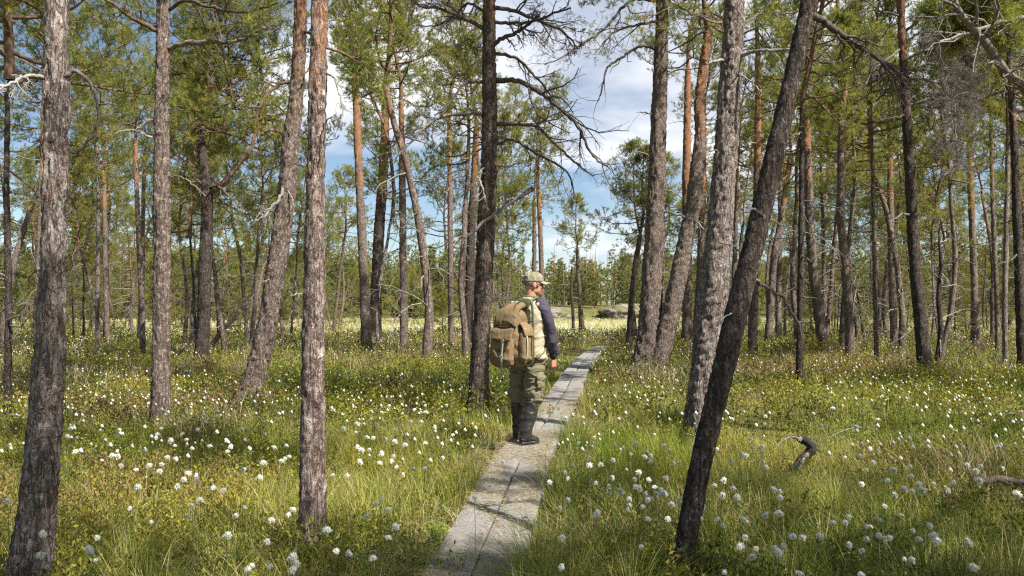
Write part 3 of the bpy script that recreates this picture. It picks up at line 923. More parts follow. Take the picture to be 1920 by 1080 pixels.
pine('orange-topped pine with dark foot, behind the gnarled snag', 31, [(1829, 636, 19), (1827, 540, 15), (1823, 430, 13), (1819, 320, 12), (1816, 230, 10)], 'bark_orange', 0, .9, None, limbs=(12, 3, 8.2, 1.4, 2), seed=16)
pine('whitish lichen-spotted thin pine, the palest stem behind the gnarled snag', 19, [(1885, 680, 12), (1884, 560, 11), (1887, 420, 11), (1890, 280, 9), (1890, 180, 8)], 'bark_lichen', 7, 1.1, None, limbs=(18, 1.5, 6.5, .9, 2), seed=17)
pine('slender reddish pine standing close beside the whitish thin pine', 24, [(1871, 668, 11), (1868, 540, 10), (1862, 400, 9), (1858, 250, 8)], 'bark_orange', 5, .85, None, limbs=(14, 3, 6.8, 1.1, 2), seed=18)
pine('dark pine cut by the picture edge on the shady side', 17, [(1918, 712, 22), (1914, 600, 20), (1908, 450, 18), (1903, 300, 16), (1896, 170, 14), (1892, 90, 12)], 'bark_dark_shaded', 1, .95, None, limbs=(12, 2.5, 7, 1.1, 2), seed=19)
pine('pine just outside the picture whose thick pale limb reaches in over the shady side', 8.0, [(2060, 905, 60), (2050, 600, 50), (2035, 300, 44), (2020, 0, 40)], 'bark', 6, .8, 7.8, seed=51, flare=.3,
     branches=[([(2030, 270), (1975, 222), (1925, 168), (1880, 126), (1850, 82), (1832, 62), (1808, 36), (1786, -6)], 20, 11, 'dead', -.3, 8, 2),
               ([(2030, 10), (1960, 30), (1910, 34), (1850, 50), (1800, 66), (1762, 78)], 11, 4, 'bleached', -.3, 10, 2),
               ([(2030, 60), (1960, 130), (1915, 128), (1880, 144)], 8, 3, 'dead', -.4, 8, 2, 0), ([(2025, -40), (1950, -8), (1890, 2), (1840, 24), (1790, 46)], 9, 3, 'twig', .3, 12, 3, 2)])
pine('thin dark pine at the picture edge behind the thick scaly pine', 10.4, [(12, 806, 17), (15, 700, 15), (16, 560, 15), (14, 440, 13), (12, 340, 12), (14, 200, 10)], 'bark_dark_shaded', 7, 1.1, 4.6, limbs=(16, 1, 4.2, .9, 2), seed=20)
pine('grey pine showing just beside the thick scaly pine, orange higher up', 22, [(72, 690, 17), (72, 560, 15), (76, 430, 13), (80, 300, 12), (82, 200, 11)], 'bark_orange', 0, 1.05, None, limbs=(14, 2, 6.8, 1.2, 2), seed=23)
pine('slim pine with rusty upper stem between the scaly pine and the straight pine', 30, [(202, 640, 11), (199, 560, 10), (197, 480, 10), (196, 400, 9), (195, 320, 8)], 'bark_orange', 6, .8, None, limbs=(10, 3, 6.5, 1.2, 2), seed=24)
pine('pale bare slim pine just beside the rusty-stemmed slim pine', 27, [(182, 655, 9), (183, 560, 8), (184, 440, 8), (184, 330, 7)], 'bark_grey', 5, .75, None, limbs=(10, 3, 6, 1, 2), seed=25)
pine('darker slim pine standing in front of the straight pine\'s shadow side', 24, [(268, 682, 13), (266, 580, 11), (260, 450, 10), (256, 340, 9), (254, 260, 8)], 'bark_orange', 4, .8, None, limbs=(10, 3, 6.5, 1.2, 2), seed=26)
pine('slim red pine close beside the darker slim pine', 31, [(262, 650, 13), (266, 540, 10), (268, 430, 8), (270, 320, 8)], 'bark_orange', 5, .8, None, limbs=(8, 4, 7, 1.2, 2), seed=27)
pine('thin black leaning sapling beside the boardwalk, right before the twin pines', 26.5, [(1176, 668, 9), (1181, 590, 9), (1187, 520, 8), (1196, 460, 7), (1206, 410, 6)], 'bark_dark_shaded', 7, .7, None, limbs=(12, 1.5, 4.4, .9, 2), seed=28)
pine('second thin stem beside the black sapling, leaning on it', 28, [(1188, 610, 12), (1185, 560, 10), (1192, 500, 10), (1201, 440, 8)], 'bark_far', 4, .8, None, limbs=(8, 2, 4.4, .9, 2), seed=29)
pine('lone small pine in the open gap at the bog edge', 52, [(1091, 622, 11), (1088, 570, 9), (1084, 510, 7), (1082, 465, 6)], 'bark_far', 7, 1.0, None, limbs=(6, 1, 5, 1, 1), seed=30)
pine('thin crooked stem beside the lone small pine', 48, [(1075, 626, 6), (1074, 580, 6), (1071, 540, 5), (1073, 500, 4)], 'bark_dark_shaded', None, 1, None, limbs=(9, 1, 4, 1, 1), seed=31, name='dead_tree')
pine('orange slim pine seen above the hiker\'s cap', 40, [(1016, 622, 10), (1016, 560, 10), (1014, 460, 9), (1010, 370, 8), (1008, 320, 7)], 'bark_orange', 0, 1.0, None, limbs=(6, 5, 8.4, 1.2, 1), seed=32)
pine('second slim pine behind the hiker, just before the orange one', 44, [(1000, 618, 10), (1001, 540, 9), (1002, 440, 8), (1001, 380, 7)], 'bark_far', 1, .9, None, limbs=(6, 5, 8, 1.2, 1), seed=33)
LAND = sorted(TREES, key=lambda q: q[1])
#NEXT2
# ------------------------------------------------------------------ the slim pines standing behind, copies of a few trunks and the shared crowns
def slim_trunk(seed, H, r, mat, bare=16, wob=.05, tip=.55):
    rg = np.random.default_rng(seed)
    p = gnarl((0, 0, -.15), (rg.normal(0, .03), rg.normal(0, .03), 1), H, 9, rg, wob)
    path, rad = smooth_trunk(p, np.linspace(r, r * tip, len(p)), .09)
    hs = path[:, 2]
    rad = rad * (1 + .4 * np.exp(-np.maximum(hs, 0) / .15))
    a = Acc()
    tube(a, path, rad, 11, 0, .5)
    a.v[0][:-2] = bark_surface(a.v[0][:-2], np.repeat(path, 11, 0), rad, .006, seed, .8)
    trunk_limbs(a, path, rad, hs, rg, bare, 1.2, H, 1 if seed % 2 else 2, 1.3, 2)
    return a.mesh('trunk', [M[mat], M['dead'], M['bleached']]), path[-1]


SLIM = [slim_trunk(101, 5.0, .085, 'bark_far'), slim_trunk(102, 5.9, .10, 'bark_orange'), slim_trunk(103, 4.4, .06, 'bark_grey', 22), slim_trunk(104, 5.5, .09, 'bark_far', 20, .05),
        slim_trunk(105, 4.9, .075, 'bark_orange', 18), slim_trunk(106, 3.6, .05, 'bark_dark_shaded', 26, .06), slim_trunk(107, 6.3, .11, 'bark_orange', 12), slim_trunk(108, 4.2, .055, 'bark_far', 24)]
DEADS = [slim_trunk(121, 5.2, .055, 'bark_grey', 34, .07, .1), slim_trunk(122, 3.8, .05, 'bark_dark_shaded', 30, .1, .12)]
SLIM_WORD = ['grey brown', 'reddish', 'pale grey', 'grey brown', 'reddish', 'blackish', 'reddish', 'grey brown']
SLIM_R = [.085, .10, .06, .09, .075, .05, .11, .055]

BG = []


def slim_pine(x, y, k, ci, s, cs, dead=False, rg=rng):
    t = thing('pine_tree', 'slim pine', 'tree', (x, y, float(ground(x, y)) - .03), 'slim pines behind')
    t.rotation_euler = (rg.normal(0, .025), rg.normal(0, .03), rg.random() * 6.28)
    t.scale = (s, s, s)
    link('trunk', DEADS[k % 2][0] if dead else SLIM[k][0], t)
    if not dead:
        c = link('crown', CROWNS[ci], t, SLIM[k][1])
        c.scale = (cs, cs, cs * (.85 + .4 * rg.random()))
        c.rotation_euler = (0, 0, rg.random() * 6.28)
    BG.append((t, px((x, y, 0))[0], SLIM_WORD[k]))
    return t


rb = np.random.default_rng(21)
spots = [tuple(t.location[:2]) for t, *_ in TREES]
tries = 0
while len(BG) < 134 and tries < 6000:
    tries += 1
    y = 17 + 43 * rb.random() ** .8
    x = (rb.random() * 2 - 1) * (.66 * y + 3)
    X = px((x, y, 0))[0]
    if 985 < X < 1200:
        continue
    if X < 1000 and 640 < X and y > 47:
        continue
    if 1200 < X < 1420 and y < 24:
        continue
    if 600 < X < 1000 and rb.random() < .2:
        continue
    if 1200 < X < 1300 and rb.random() < .6:
        continue
    if min((x - a) ** 2 + (y - b) ** 2 for a, b in spots) < (1.35 if X > 1250 else 1.5) ** 2:
        continue
    if float(walk_dist(np.array(x), np.array(y))) < 1.3:
        continue
    spots.append((x, y))
    k = int(rb.integers(0, 8))
    s = .85 + .4 * rb.random()
    dead = rb.random() < .12
    slim_pine(x, y, k, int(rb.integers(0, 8)), s, .70 + .32 * rb.random(), dead, rb)
# young pines with branches down to the ground at the edge of the open bog
for X, y, s in ((60, 44, .9), (150, 52, 1.2), (330, 50, 1.1), (352, 58, 1.4), (420, 62, 1.3), (450, 47, .8), (640, 70, 1.5), (800, 66, 1.3), (830, 50, .7), (925, 72, 1.4), (955, 60, 1.0),
                (1250, 64, 1.2), (1400, 60, 1.3), (1470, 46, .9), (1590, 52, 1.2), (1650, 44, 1.0), (1790, 48, 1.2), (1850, 55, 1.3), (560, 64, 1.5), (235, 60, 1.4), (20, 38, .8), (110, 62, 1.6), (190, 42, .9), (290, 46, 1.0), (505, 55, 1.3), (605, 58, 1.2), (700, 60, 1.3), (1340, 52, 1.1), (1440, 68, 1.5), (1520, 40, .8), (1560, 62, 1.4), (1625, 58, 1.3), (1700, 52, 1.2), (1740, 40, .8), (1810, 64, 1.5), (1890, 44, 1.0), (1915, 60, 1.4), (1490, 58, 1.2), (860, 78, 1.5), (740, 80, 1.5)):
    p = at(X, 590, y)
    t = thing('young_pine', 'young pine', 'tree', (p[0], p[1], float(ground(p[0], p[1])) - .1), 'young pines at the bog edge')
    c = link('crown', CROWNS[[5, 7, 1, 3][int(X) % 4]], t, (0, 0, .35))
    c.scale = (s * .75, s * .75, s * .75)
    c.rotation_euler = (0, 0, X)
    st = Acc()
    tube(st, [(0, 0, -.1), (.02, 0, .2), (0, .01, .5)], [.06, .05, .045], 8)
    link('trunk', st.mesh('trunk', [M['bark_far']]), t)
    BG.append((t, X, 'young'))
# pines beside and behind the viewer: only their shade falls into the picture
for i, (x, y, k, ci, cs, s) in enumerate(((2.4, -.7, 4, 2, .9, 1.1), (.5, -1.0, 0, 4, .75, 1.1), (6.3, -.7, 6, 0, 1.0, 1.05), (8.0, .7, 6, 6, 1.05, 1.1), (10.1, 2.4, 1, 2, 1.0, 1.1), (12.2, 4.5, 3, 0, .9, 1.1), (4.5, -1.3, 1, 6, .95, 1.1), (14.5, 9.5, 1, 6, 1.0, 1.1), (-4.8, .1, 3, 5, .7, 1.1))):
    t = slim_pine(x, y, k, ci, s, cs, False, rb)
    BG.pop()
    t['group'] = 'pines standing out of the picture whose shade falls in'
    t['label'] = 'pine standing out of the picture beside the viewer, seen only by its shade'

LM = [(-40, 'picture edge'), (60, 'thick scaly pine'), (300, 'straight pine'), (377, 'forked pine'), (466, 'curved pine'), (586, 'slim orange pine'), (757, 'tall reddish pine'), (897, "hiker's big pine"),
      (1091, 'lone small pine'), (1220, 'twin pines'), (1308, 'lichen-crusted pine'), (1441, 'orange leaning pine'), (1546, 'bent red pine'), (1736, 'dark upright pine'), (1829, 'orange-topped pine'), (1965, 'shady picture edge')]
ORD = 'first second third fourth fifth sixth seventh eighth ninth tenth eleventh twelfth thirteenth fourteenth fifteenth sixteenth seventeenth eighteenth nineteenth twentieth'.split()
seen = {}
for t, X, word in sorted(BG, key=lambda q: q[1]):
    A = max([l for l in LM if l[0] <= X], default=LM[0])
    B = min([l for l in LM if l[0] > X], default=None)
    kind = 'young bushy pine' if word == 'young' else 'bare dead pine' if len(t.children) == 1 else f'slim {word} pine'
    n = seen[(A[1], kind)] = seen.get((A[1], kind), 0) + 1
    t['label'] = f'{ORD[min(n, 20) - 1]} {kind} from the {A[1]} towards the ' + (B[1] if B else 'outside')
    if word != 'young' and len(t.children) == 1:
        t.name = 'dead_tree'


# ------------------------------------------------------------------ the wood beyond the bog
def far_wood():
    rg = np.random.default_rng(5)
    a = Acc()
    P, D, T, S = [], [], [], []
    n = 0
    while n < 1250:
        y = 100 + 120 * rg.random() ** 1.3
        x = (rg.random() * 2 - 1) * (.68 * y + 18)
        X = px((x, y, 0))[0]
        edge = 104 + 26 * sstep(500, 1050, X) - 10 * sstep(1250, 1500, X) + 8 * math.sin(x * .21)
        if y < edge:
            continue
        n += 1
        g = float(ground(x, y))
        H = (6.5 + 6.0 * rg.random()) * (.85 + .25 * (y - 100) / 100)
        spruce = rg.random() < .35
        lean = rg.normal(0, .02, 2)
        tube(a, [(x, y, g - .2), (x + lean[0] * H * .5, y + lean[1] * H * .5, g + H * .5), (x + lean[0] * H, y + lean[1] * H, g + H * .97)], [.12, .09, .02], 4, 1, rg.random(), cap=False)
        k = 210 if y < 140 else 120
        t = (.06 if spruce or rg.random() < .7 else .30) + rg.random(k) * (.9 if spruce else .62)
        t = np.clip(t, .05, 1)
        rr = (1 - t) * 1.5 + .2 if spruce else 1.8 * np.sqrt(np.maximum(0, 1 - t ** 2.4)) * (.6 + .5 * rg.random()) + .15
        az = rg.random(k) * 6.28
        rad = rr * np.sqrt(rg.random(k)) * (.7 + .6 * rg.random(k))
        P.append(np.stack([x + np.cos(az) * rad + lean[0] * H * t, y + np.sin(az) * rad, g + H * t], 1))
        D.append(np.stack([np.cos(az), np.sin(az), np.full(k, -.1 if spruce else .6)], 1) + rg.normal(0, .35, (k, 3)))
        T.append(np.clip(rg.normal(.42 - (.25 if spruce else 0), .1) + rg.normal(0, .15, k), 0, 1))
    tufts(a, np.concatenate(P), np.concatenate(D), .35, .45, .065, 9, 0, np.concatenate(T), rg)
    tag(link('far_wood', a.mesh('far_wood', [M['needle_far'], M['bark_far']])), kind='stuff')


far_wood()


# ------------------------------------------------------------------ rocks on the far bank
def rock(label, X, Y, d, sx, sy, sz, seed):
    import bmesh
    bm = bmesh.new()
    bmesh.ops.create_icosphere(bm, subdivisions=5, radius=1)
    me = bpy.data.meshes.new('rock_outcrop')
    bm.to_mesh(me)
    bm.free()
    v = np.zeros(len(me.vertices) * 3)
    me.vertices.foreach_get('co', v)
    v = v.reshape(-1, 3)
    v = v * (1 + .5 * (vnoise(*(v * 1.6).T, seed)[:, None] - .5) + .2 * (vnoise(*(v * 4.5).T, seed + 1)[:, None] - .5) + .16 * (vnoise(*(v * 12).T, seed + 1)[:, None] - .5))
    v *= (sx, sy, sz)
    me.vertices.foreach_set('co', v.astype(np.float32).ravel())
    me.polygons.foreach_set('use_smooth', np.ones(len(me.polygons), bool))
    me.materials.append(M['rock'])
    p = at(X, Y, d)
    return tag(link('rock_outcrop', me, None, p), label, 'rock', 'rock outcrops on the far bank')


rock('long pinkish bare rock slope on the far bank beyond the twin pines', 1188, 594, 118, 5.6, 4, 1.9, 3)
rock('dark grey rock hump on the far bank behind the hiker\'s sleeve', 1046, 594, 120, 3.4, 3, 1.3, 8)


# ------------------------------------------------------------------ grass, straw, dwarf shrubs
def scatter(n, y0, y1, power=1.0, side=1.25, rg=rng, keep=None):
    y = (y0 ** (1 + power) + (y1 ** (1 + power) - y0 ** (1 + power)) * rg.random(n)) ** (1 / (1 + power))
    x = (rg.random(n) * 2 - 1) * (.66 * y * side + 1.2)
    k = np.ones(n, bool) if keep is None else keep(x, y)
    return x[k], y[k]


def off_walk(m):
    return lambda x, y: walk_dist(x, y) > m + .10 * (vnoise(x * 2.3, y * 2.3, 0, 41) - .5)


def meadowness(x, y):
    """1 where tall grass rules, 0 where dwarf shrubs do"""
    n = vnoise(x * .33, y * .33, 0, 61) * .7 + vnoise(x * .9, y * .9, 0, 62) * .3
    near = 1 - sstep(8, 16, y)
    walk = 1 - sstep(.8, 3.0, walk_dist(x, y))
    right = sstep(.5, 3, x)
    return np.clip(n * 1.3 - .50 + .30 * near + .5 * walk + .45 * right * near, 0, 1)


def tussocks(acc, x, y, per, h, w, seg, rad, straw=.12, lean=.7):
    """clumps of blades"""
    n = len(x)
    tone = np.clip(.44 + .75 * (vnoise(x * .8, y * .8, 0, 71) - .5) + .5 * (vnoise(x * 2.7, y * 2.7, 0, 73) - .5) + rng.normal(0, .16, n), 0, .85)
    hh = h * (.35 + .75 * vnoise(x * .9, y * .9, 0, 72) + .45 * rng.random(n))
    straw = straw * 3.2 * sstep(.35, .75, vnoise(x * .7, y * .7, 0, 74)) + .03
    X = np.repeat(x, per) + rng.normal(0, rad, n * per)
    Y = np.repeat(y, per) + rng.normal(0, rad, n * per)
    wd = walk_dist(X, Y)
    k = (wd > .255) & ((wd > .75) | (vnoise(X * 1.0, Y * .8, 0, 81) < .50) | (rng.random(n * per) < .18)) & ((np.hypot((X - 2.5) / .36, (Y - 6.85) / .75) > 1) | (rng.random(n * per) < .2))
    az0 = np.arctan2(Y - np.repeat(y, per), X - np.repeat(x, per))
    az = az0 + rng.normal(0, .8, n * per)
    H = np.repeat(hh, per) * (.35 + .85 * rng.random(n * per))
    T = np.clip(np.repeat(tone, per) + rng.normal(0, .1, n * per), 0, .9)
    dead = rng.random(n * per) < np.repeat(straw, per)
    T = np.where(dead, .92 + .08 * rng.random(n * per), T)
    ln = np.abs(rng.normal(.35, .3, n * per)) * lean + .05 + dead * .35 * rng.random(n * per)
    B = np.stack([X, Y, ground(X, Y) - .02], 1)
    blades(acc, B[k], az[k], ln[k], H[k], (w * (.6 + .8 * rng.random(n * per)))[k], seg, 0, T[k])


def make_grass():
    a = Acc()
    kp = lambda x, y: (walk_dist(x, y) > .27) & (rng.random(len(x)) < .12 + .9 * meadowness(x, y))
    x, y = scatter(5200, 1.6, 9, .6, 1.3, rng, kp)
    tussocks(a, x, y, 34, .34, .0026, 4, .055)
    x, y = scatter(6500, 9, 20, .8, 1.2, rng, kp)
    tussocks(a, x, y, 20, .31, .0042, 3, .08)
    x, y = scatter(5000, 20, 48, .8, 1.15, rng, kp)
    tussocks(a, x, y, 12, .34, .008, 2, .16)
    tag(link('bog_grass', a.mesh('bog_grass', [M['grass']])), kind='stuff')
    # big drooping tussock that hangs over the planks, and its like
    a = Acc()
    for X, Y, d, n, h, s in ((1010, 1000, 4.35, 420, .52, .10), (1075, 1050, 3.9, 380, .5, .11), (985, 1090, 3.7, 260, .42, .08), (1120, 960, 4.8, 260, .46, .1), (640, 960, 5.6, 260, .4, .09),
                             (730, 900, 6.3, 260, .36, .1), (1180, 1075, 3.75, 320, .5, .12), (1640, 1000, 4.9, 260, .42, .12), (1480, 1060, 4.2, 260, .45, .12), (1400, 900, 6.2, 260, .45, .12),
                             (1560, 930, 6.0, 300, .4, .14), (1800, 1000, 5.0, 280, .4, .13), (430, 1040, 4.7, 260, .42, .12), (250, 1040, 4.8, 240, .4, .12), (700, 1060, 4.3, 260, .38, .1), (600, 1060, 4.5, 240, .42, .1),
                             (1060, 880, 6.6, 220, .40, .09), (1090, 800, 8.8, 220, .42, .10), (1330, 960, 5.4, 240, .45, .1), (860, 800, 9.4, 200, .4, .1)):
        p = at(X, Y, d)
        ang = rng.random(n) * 6.28
        rr = np.abs(rng.normal(0, s, n))
        B = np.stack([p[0] + np.cos(ang) * rr, d + np.sin(ang) * rr, np.zeros(n)], 1)
        B = B[walk_dist(B[:, 0], B[:, 1]) > .25]
        ang = ang[:len(B)]
        B[:, 2] = ground(B[:, 0], B[:, 1])
        T = np.clip(rng.normal(.42, .16, len(B)), .05, .85)
        T[rng.random(len(B)) < .25] = .95
        blades(a, B, np.arctan2(B[:, 1] - d, B[:, 0] - p[0]) + rng.normal(0, .5, len(B)), np.abs(rng.normal(.75, .4, len(B))) + .1, h * (.5 + .6 * rng.random(len(B))), .0018 * (.7 + .7 * rng.random(len(B))), 6, 0, T)
    tag(link('tall_tussock_grass', a.mesh('tall_tussock_grass', [M['grass']])), kind='stuff')
    # dead straw lying in the grass, thick along the planks
    a = Acc()
    kp = lambda x, y: (walk_dist(x, y) > .20) & (rng.random(len(x)) < .14 + .8 * np.exp(-((walk_dist(x, y) - .35) / .35) ** 2) * (vnoise(x, y * .8, 0, 81) > .46) + .5 * (vnoise(x * .8, y * .8, 0, 82) > .66))
    x, y = scatter(60000, 2.4, 14, .3, 1.1, rng, kp)
    n = len(x)
    wd = walk_dist(x, y)
    z = np.where(wd < .28, WALKZ + .004, ground(x, y) + .01 + .09 * rng.random(n))
    blades(a, np.stack([x, y, z], 1), rng.random(n) * 6.28, 2.2 + 2 * rng.random(n), .05 + .07 * rng.random(n), .0015 + .0012 * rng.random(n), 3, 0, rng.random(n))
    tag(link('dead_straw', a.mesh('dead_straw', [M['straw']])), kind='stuff')


make_grass()


def make_shrubs():
    a = Acc()
    for (cnt, y0, y1, per, L, W, hs, sd, pw) in ((4200, 3.2, 10, 80, .032, .0068, .25, .10, .7), (5600, 10, 20, 66, .042, .0105, .42, .13, .8), (4200, 20, 36, 36, .055, .016, .50, .18, .8), (2600, 36, 50, 20, .085, .03, .42, .25, .8)):
        x, y = scatter(cnt, y0, y1, pw, 1.2, rng, lambda x, y: (walk_dist(x, y) > .5) & (rng.random(len(x)) < 1.05 - .8 * meadowness(x, y)))
        for mx_, my_, mh_ in MOUNDS:
            if y0 <= my_ < y1:
                x = np.concatenate([x, mx_ + rng.normal(0, .22 + .012 * my_, 46)])
                y = np.concatenate([y, my_ + rng.normal(0, .22 + .012 * my_, 46)])
        n = len(x)
        h = hs * (.55 + .8 * rng.random(n))
        tone = np.clip(.42 + .9 * (vnoise(x * .5, y * .5, 0, 91) - .5) + rng.normal(0, .2, n), 0, .82)
        # stems: thin twigs of the shrub
        ns = 7 if y0 < 10 else 5 if y0 < 20 else 3
        X, Y = np.repeat(x, ns) + rng.normal(0, sd * .6, n * ns), np.repeat(y, ns) + rng.normal(0, sd * .6, n * ns)
        H = np.repeat(h, ns) * (.7 + .4 * rng.random(n * ns))
        g = ground(X, Y)
        az, ln = rng.random(n * ns) * 6.28, np.abs(rng.normal(.3, .2, n * ns))
        blades(a, np.stack([X, Y, g - .02], 1), az, ln, H, np.full(n * ns, W * .3), 2, 1, rng.random(n * ns) * .7)
        # leaves along them
        idx = np.minimum(np.repeat(np.arange(n), per) * ns + rng.integers(0, ns, n * per), n * ns - 1)
        t = .25 + .75 * rng.random(n * per) ** .7
        o = ln[idx] * H[idx] * (t ** 2 + t * .25)
        P = np.stack([X[idx] + np.cos(az[idx]) * o, Y[idx] + np.sin(az[idx]) * o, g[idx] + H[idx] * (t - .28 * ln[idx] * t ** 2.2)], 1) + rng.normal(0, .012 + .25 * W, (n * per, 3))
        D = rng.normal(0, 1, (n * per, 3)) + np.array([0, 0, .9])
        T = np.clip(tone[idx // ns] + rng.normal(0, .12, n * per), 0, .84)
        br = rng.random(n * per) < np.repeat(.04 + .5 * sstep(.5, .8, vnoise(x * .6, y * .6, 0, 94)), per)[rng.permutation(n * per) * 0 + np.arange(n * per)]
        T = np.where(br, .88 + .12 * rng.random(n * per), T)
        leaves(a, P, D, L * (.6 + .7 * rng.random(n * per)), W * (.7 + .6 * rng.random(n * per)), 0, T)
    tag(link('dwarf_shrub_cover', a.mesh('dwarf_shrub_cover', [M['shrub'], M['heath']])), kind='stuff')
    # bare brown heath with fine twigs, in patches
    a = Acc()
    cx = []
    for X, Y, d, n, s in ((690, 700, 17.5, 60, 1.0), (640, 680, 20, 50, 1.2), (330, 690, 16.5, 50, 1.2), (180, 690, 15, 60, 1.4), (60, 690, 14, 40, .9), (430, 690, 17, 40, .9), (1330, 690, 14.5, 50, .8), (1250, 730, 15, 40, .5), (1440, 690, 19, 50, 1.2),
                          (1620, 690, 18, 50, 1.3), (1800, 690, 17, 50, 1.4), (1100, 640, 30, 50, 1.6), (960, 650, 26, 40, 1.6), (800, 650, 26, 50, 1.8), (520, 650, 24, 50, 1.8), (250, 650, 26, 60, 2.5), (1700, 650, 26, 60, 2.5), (330, 800, 9, 16, .6), (1880, 900, 6.3, 12, .3)):
        p = at(X, Y, d)
        for _ in range(n // 2):
            cx.append((p[0] + rng.normal(0, s), d + rng.normal(0, s)))
    cx = np.array(cx)
    cx = cx[walk_dist(cx[:, 0], cx[:, 1]) > .55]
    n = len(cx)
    per = 42
    X, Y = np.repeat(cx[:, 0], per) + rng.normal(0, .10, n * per), np.repeat(cx[:, 1], per) + rng.normal(0, .10, n * per)
    z = ground(X, Y)
    t = rng.random(n * per)
    lift = np.where(t < .5, 0, .12 + .22 * rng.random(n * per))
    blades(a, np.stack([X, Y, z + lift], 1), rng.random(n * per) * 6.28, np.abs(rng.normal(.7, .5, n * per)), .18 + .25 * rng.random(n * per), .0016 + .00022 * Y, 3, 0, rng.random(n * per))
    tag(link('heath_twig_cover', a.mesh('heath_twig_cover', [M['heath']])), kind='stuff')
    a = Acc()
    x, y = scatter(2600, 3.0, 16, .8, 1.2, rng, lambda x, y: (walk_dist(x, y) > .45) & (vnoise(x * .6, y * .6, 0, 97) > .42 + .12 * (x > 0)))
    n = len(x)
    az = rng.random(n) * 6.28
    hh = .18 + .30 * rng.random(n)
    ln = np.abs(rng.normal(.5, .35, n))
    B = np.stack([x, y, ground(x, y) - .01], 1)
    blades(a, B, az, ln, hh, .0014 + .00012 * y, 4, 0, rng.random(n) * .45)
    for k in range(3):
        t = .35 + .5 * rng.random(n)
        o = ln * hh * (t ** 2 + t * .25)
        Q = np.stack([x + np.cos(az) * o, y + np.sin(az) * o, B[:, 2] + hh * (t - .28 * np.minimum(ln, 1.6) * t ** 2.2)], 1)
        blades(a, Q, az + rng.normal(0, 1.2, n), np.abs(rng.normal(.9, .4, n)), hh * .4, .001 + .0001 * y, 3, 0, rng.random(n) * .45)
    tag(link('bare_stem_cover', a.mesh('bare_stem_cover', [M['heath']])), kind='stuff')
    # the open bog beyond
    a = Acc()
    x, y = scatter(60000, 44, 128, .6, 1.15, rng)
    n = len(x)
    tone = np.clip(.45 + .9 * (vnoise(x * .12, y * .06, 0, 93) - .5) + rng.normal(0, .2, n), 0, 1)
    blades(a, np.stack([x, y, ground(x, y) - .03], 1), rng.random(n) * 6.28, np.abs(rng.normal(.5, .3, n)), .22 + .25 * rng.random(n), .012 + .0003 * y, 1, 0, tone)
    tag(link('bog_sedge', a.mesh('bog_sedge', [M['meadow']])), kind='stuff')


make_shrubs()


# ------------------------------------------------------------------ cotton grass
def head_mesh(seed, lod=0):
    rg = np.random.default_rng(seed)
    a = Acc()
    n = (9, 7) if lod == 0 else (6, 4)
    th = np.linspace(0, math.pi, n[1])
    v, q = [], []
    for i, t in enumerate(th):
        for j in range(n[0]):
            p = 2 * math.pi * j / n[0] + i * .35
            r = (.0145 if lod == 0 else .0145) * (1 + rg.normal(0, .12))
            v.append((r * math.sin(t) * math.cos(p), r * math.sin(t) * math.sin(p), r * .95 * math.cos(t) + .002))
    for i in range(n[1] - 1):
        for j in range(n[0]):
            q.append((i * n[0] + j, i * n[0] + (j + 1) % n[0], (i + 1) * n[0] + (j + 1) % n[0], (i + 1) * n[0] + j))
    a.add(v, q, None, 0, .55)
    if lod == 0:
        k = 420
        d = rg.normal(size=(k, 3)) + np.array([0, 0, -.12])
        d /= np.linalg.norm(d, axis=1)[:, None]
        lump = 1 + .9 * (vnoise(*(d * 2.2 + seed).T, seed) - .4)
        s = np.cross(d, rg.normal(size=(k, 3)))
        s /= np.linalg.norm(s, axis=1)[:, None]
        L = (.0215 * lump * (.78 + .34 * rg.random(k)))[:, None]
        hang = np.array([rg.normal(0, .0045), rg.normal(0, .0045), -.005]) * rg.random((k, 1))
        vv = np.stack([d * .007 - s * .0022, d * .007 + s * .0022, d * L * .75 + s * .0015 + hang, d * L + hang * 1.6], 1)
        o = np.arange(k)[:, None] * 4
        a.add(vv.reshape(-1, 3), o + np.array([[0, 1, 2, 3]]), None, 0, np.repeat(rg.random(k), 4))
    return a.mesh('flower_head', [M['cotton']])


HEADS = [head_mesh(s) for s in range(1, 8)]


def stem_mesh(seed, h):
    rg = np.random.default_rng(seed)
    a = Acc()
    p = gnarl((0, 0, 0), (rg.normal(0, .12), rg.normal(0, .12), 1), h, 6, rg, .06)
    p[:, 2] = np.linspace(0, h, 7)
    tube(a, p, np.linspace(.0017, .0011, 7), 4, 0, rg.random(), cap=False)
    return a.mesh('stem', [M['stem']]), p[-1]


STEMS = [stem_mesh(s, .42) for s in range(1, 7)]

NEAR_A = [(205, 860), (175, 868), (160, 920), (363, 935), (338, 985), (332, 975), (150, 1000), (566, 876), (357, 1020), (712, 860), (885, 852), (853, 926), (1017, 868), (1000, 950), (1085, 850), (1100, 830), (1228, 905), (1262, 985), (1098, 1008), (1100, 1055), (945, 1040), (1015, 1042), (930, 1055),
          (1113, 1030), (917, 822), (800, 748), (840, 758), (690, 718), (735, 700), (740, 718), (720, 815), (665, 742), (600, 685), (605, 660), (660, 640), (628, 635), (512, 680), (517, 745), (455, 665), (440, 610), (443, 630), (422, 628), (540, 610), (590, 548), (585, 560), (605, 525), (460, 545), (450, 530),
          (865, 595), (848, 570), (1030, 597), (1075, 590), (1085, 632), (1055, 648), (990, 655), (913, 680), (705, 695), (752, 795), (487, 825), (285, 612), (265, 525), (252, 555), (103, 597), (28, 797), (815, 450), (812, 482), (865, 597), (788, 592), (655, 590), (700, 568), (740, 530), (685, 545), (720, 600), (560, 665), (640, 570)]
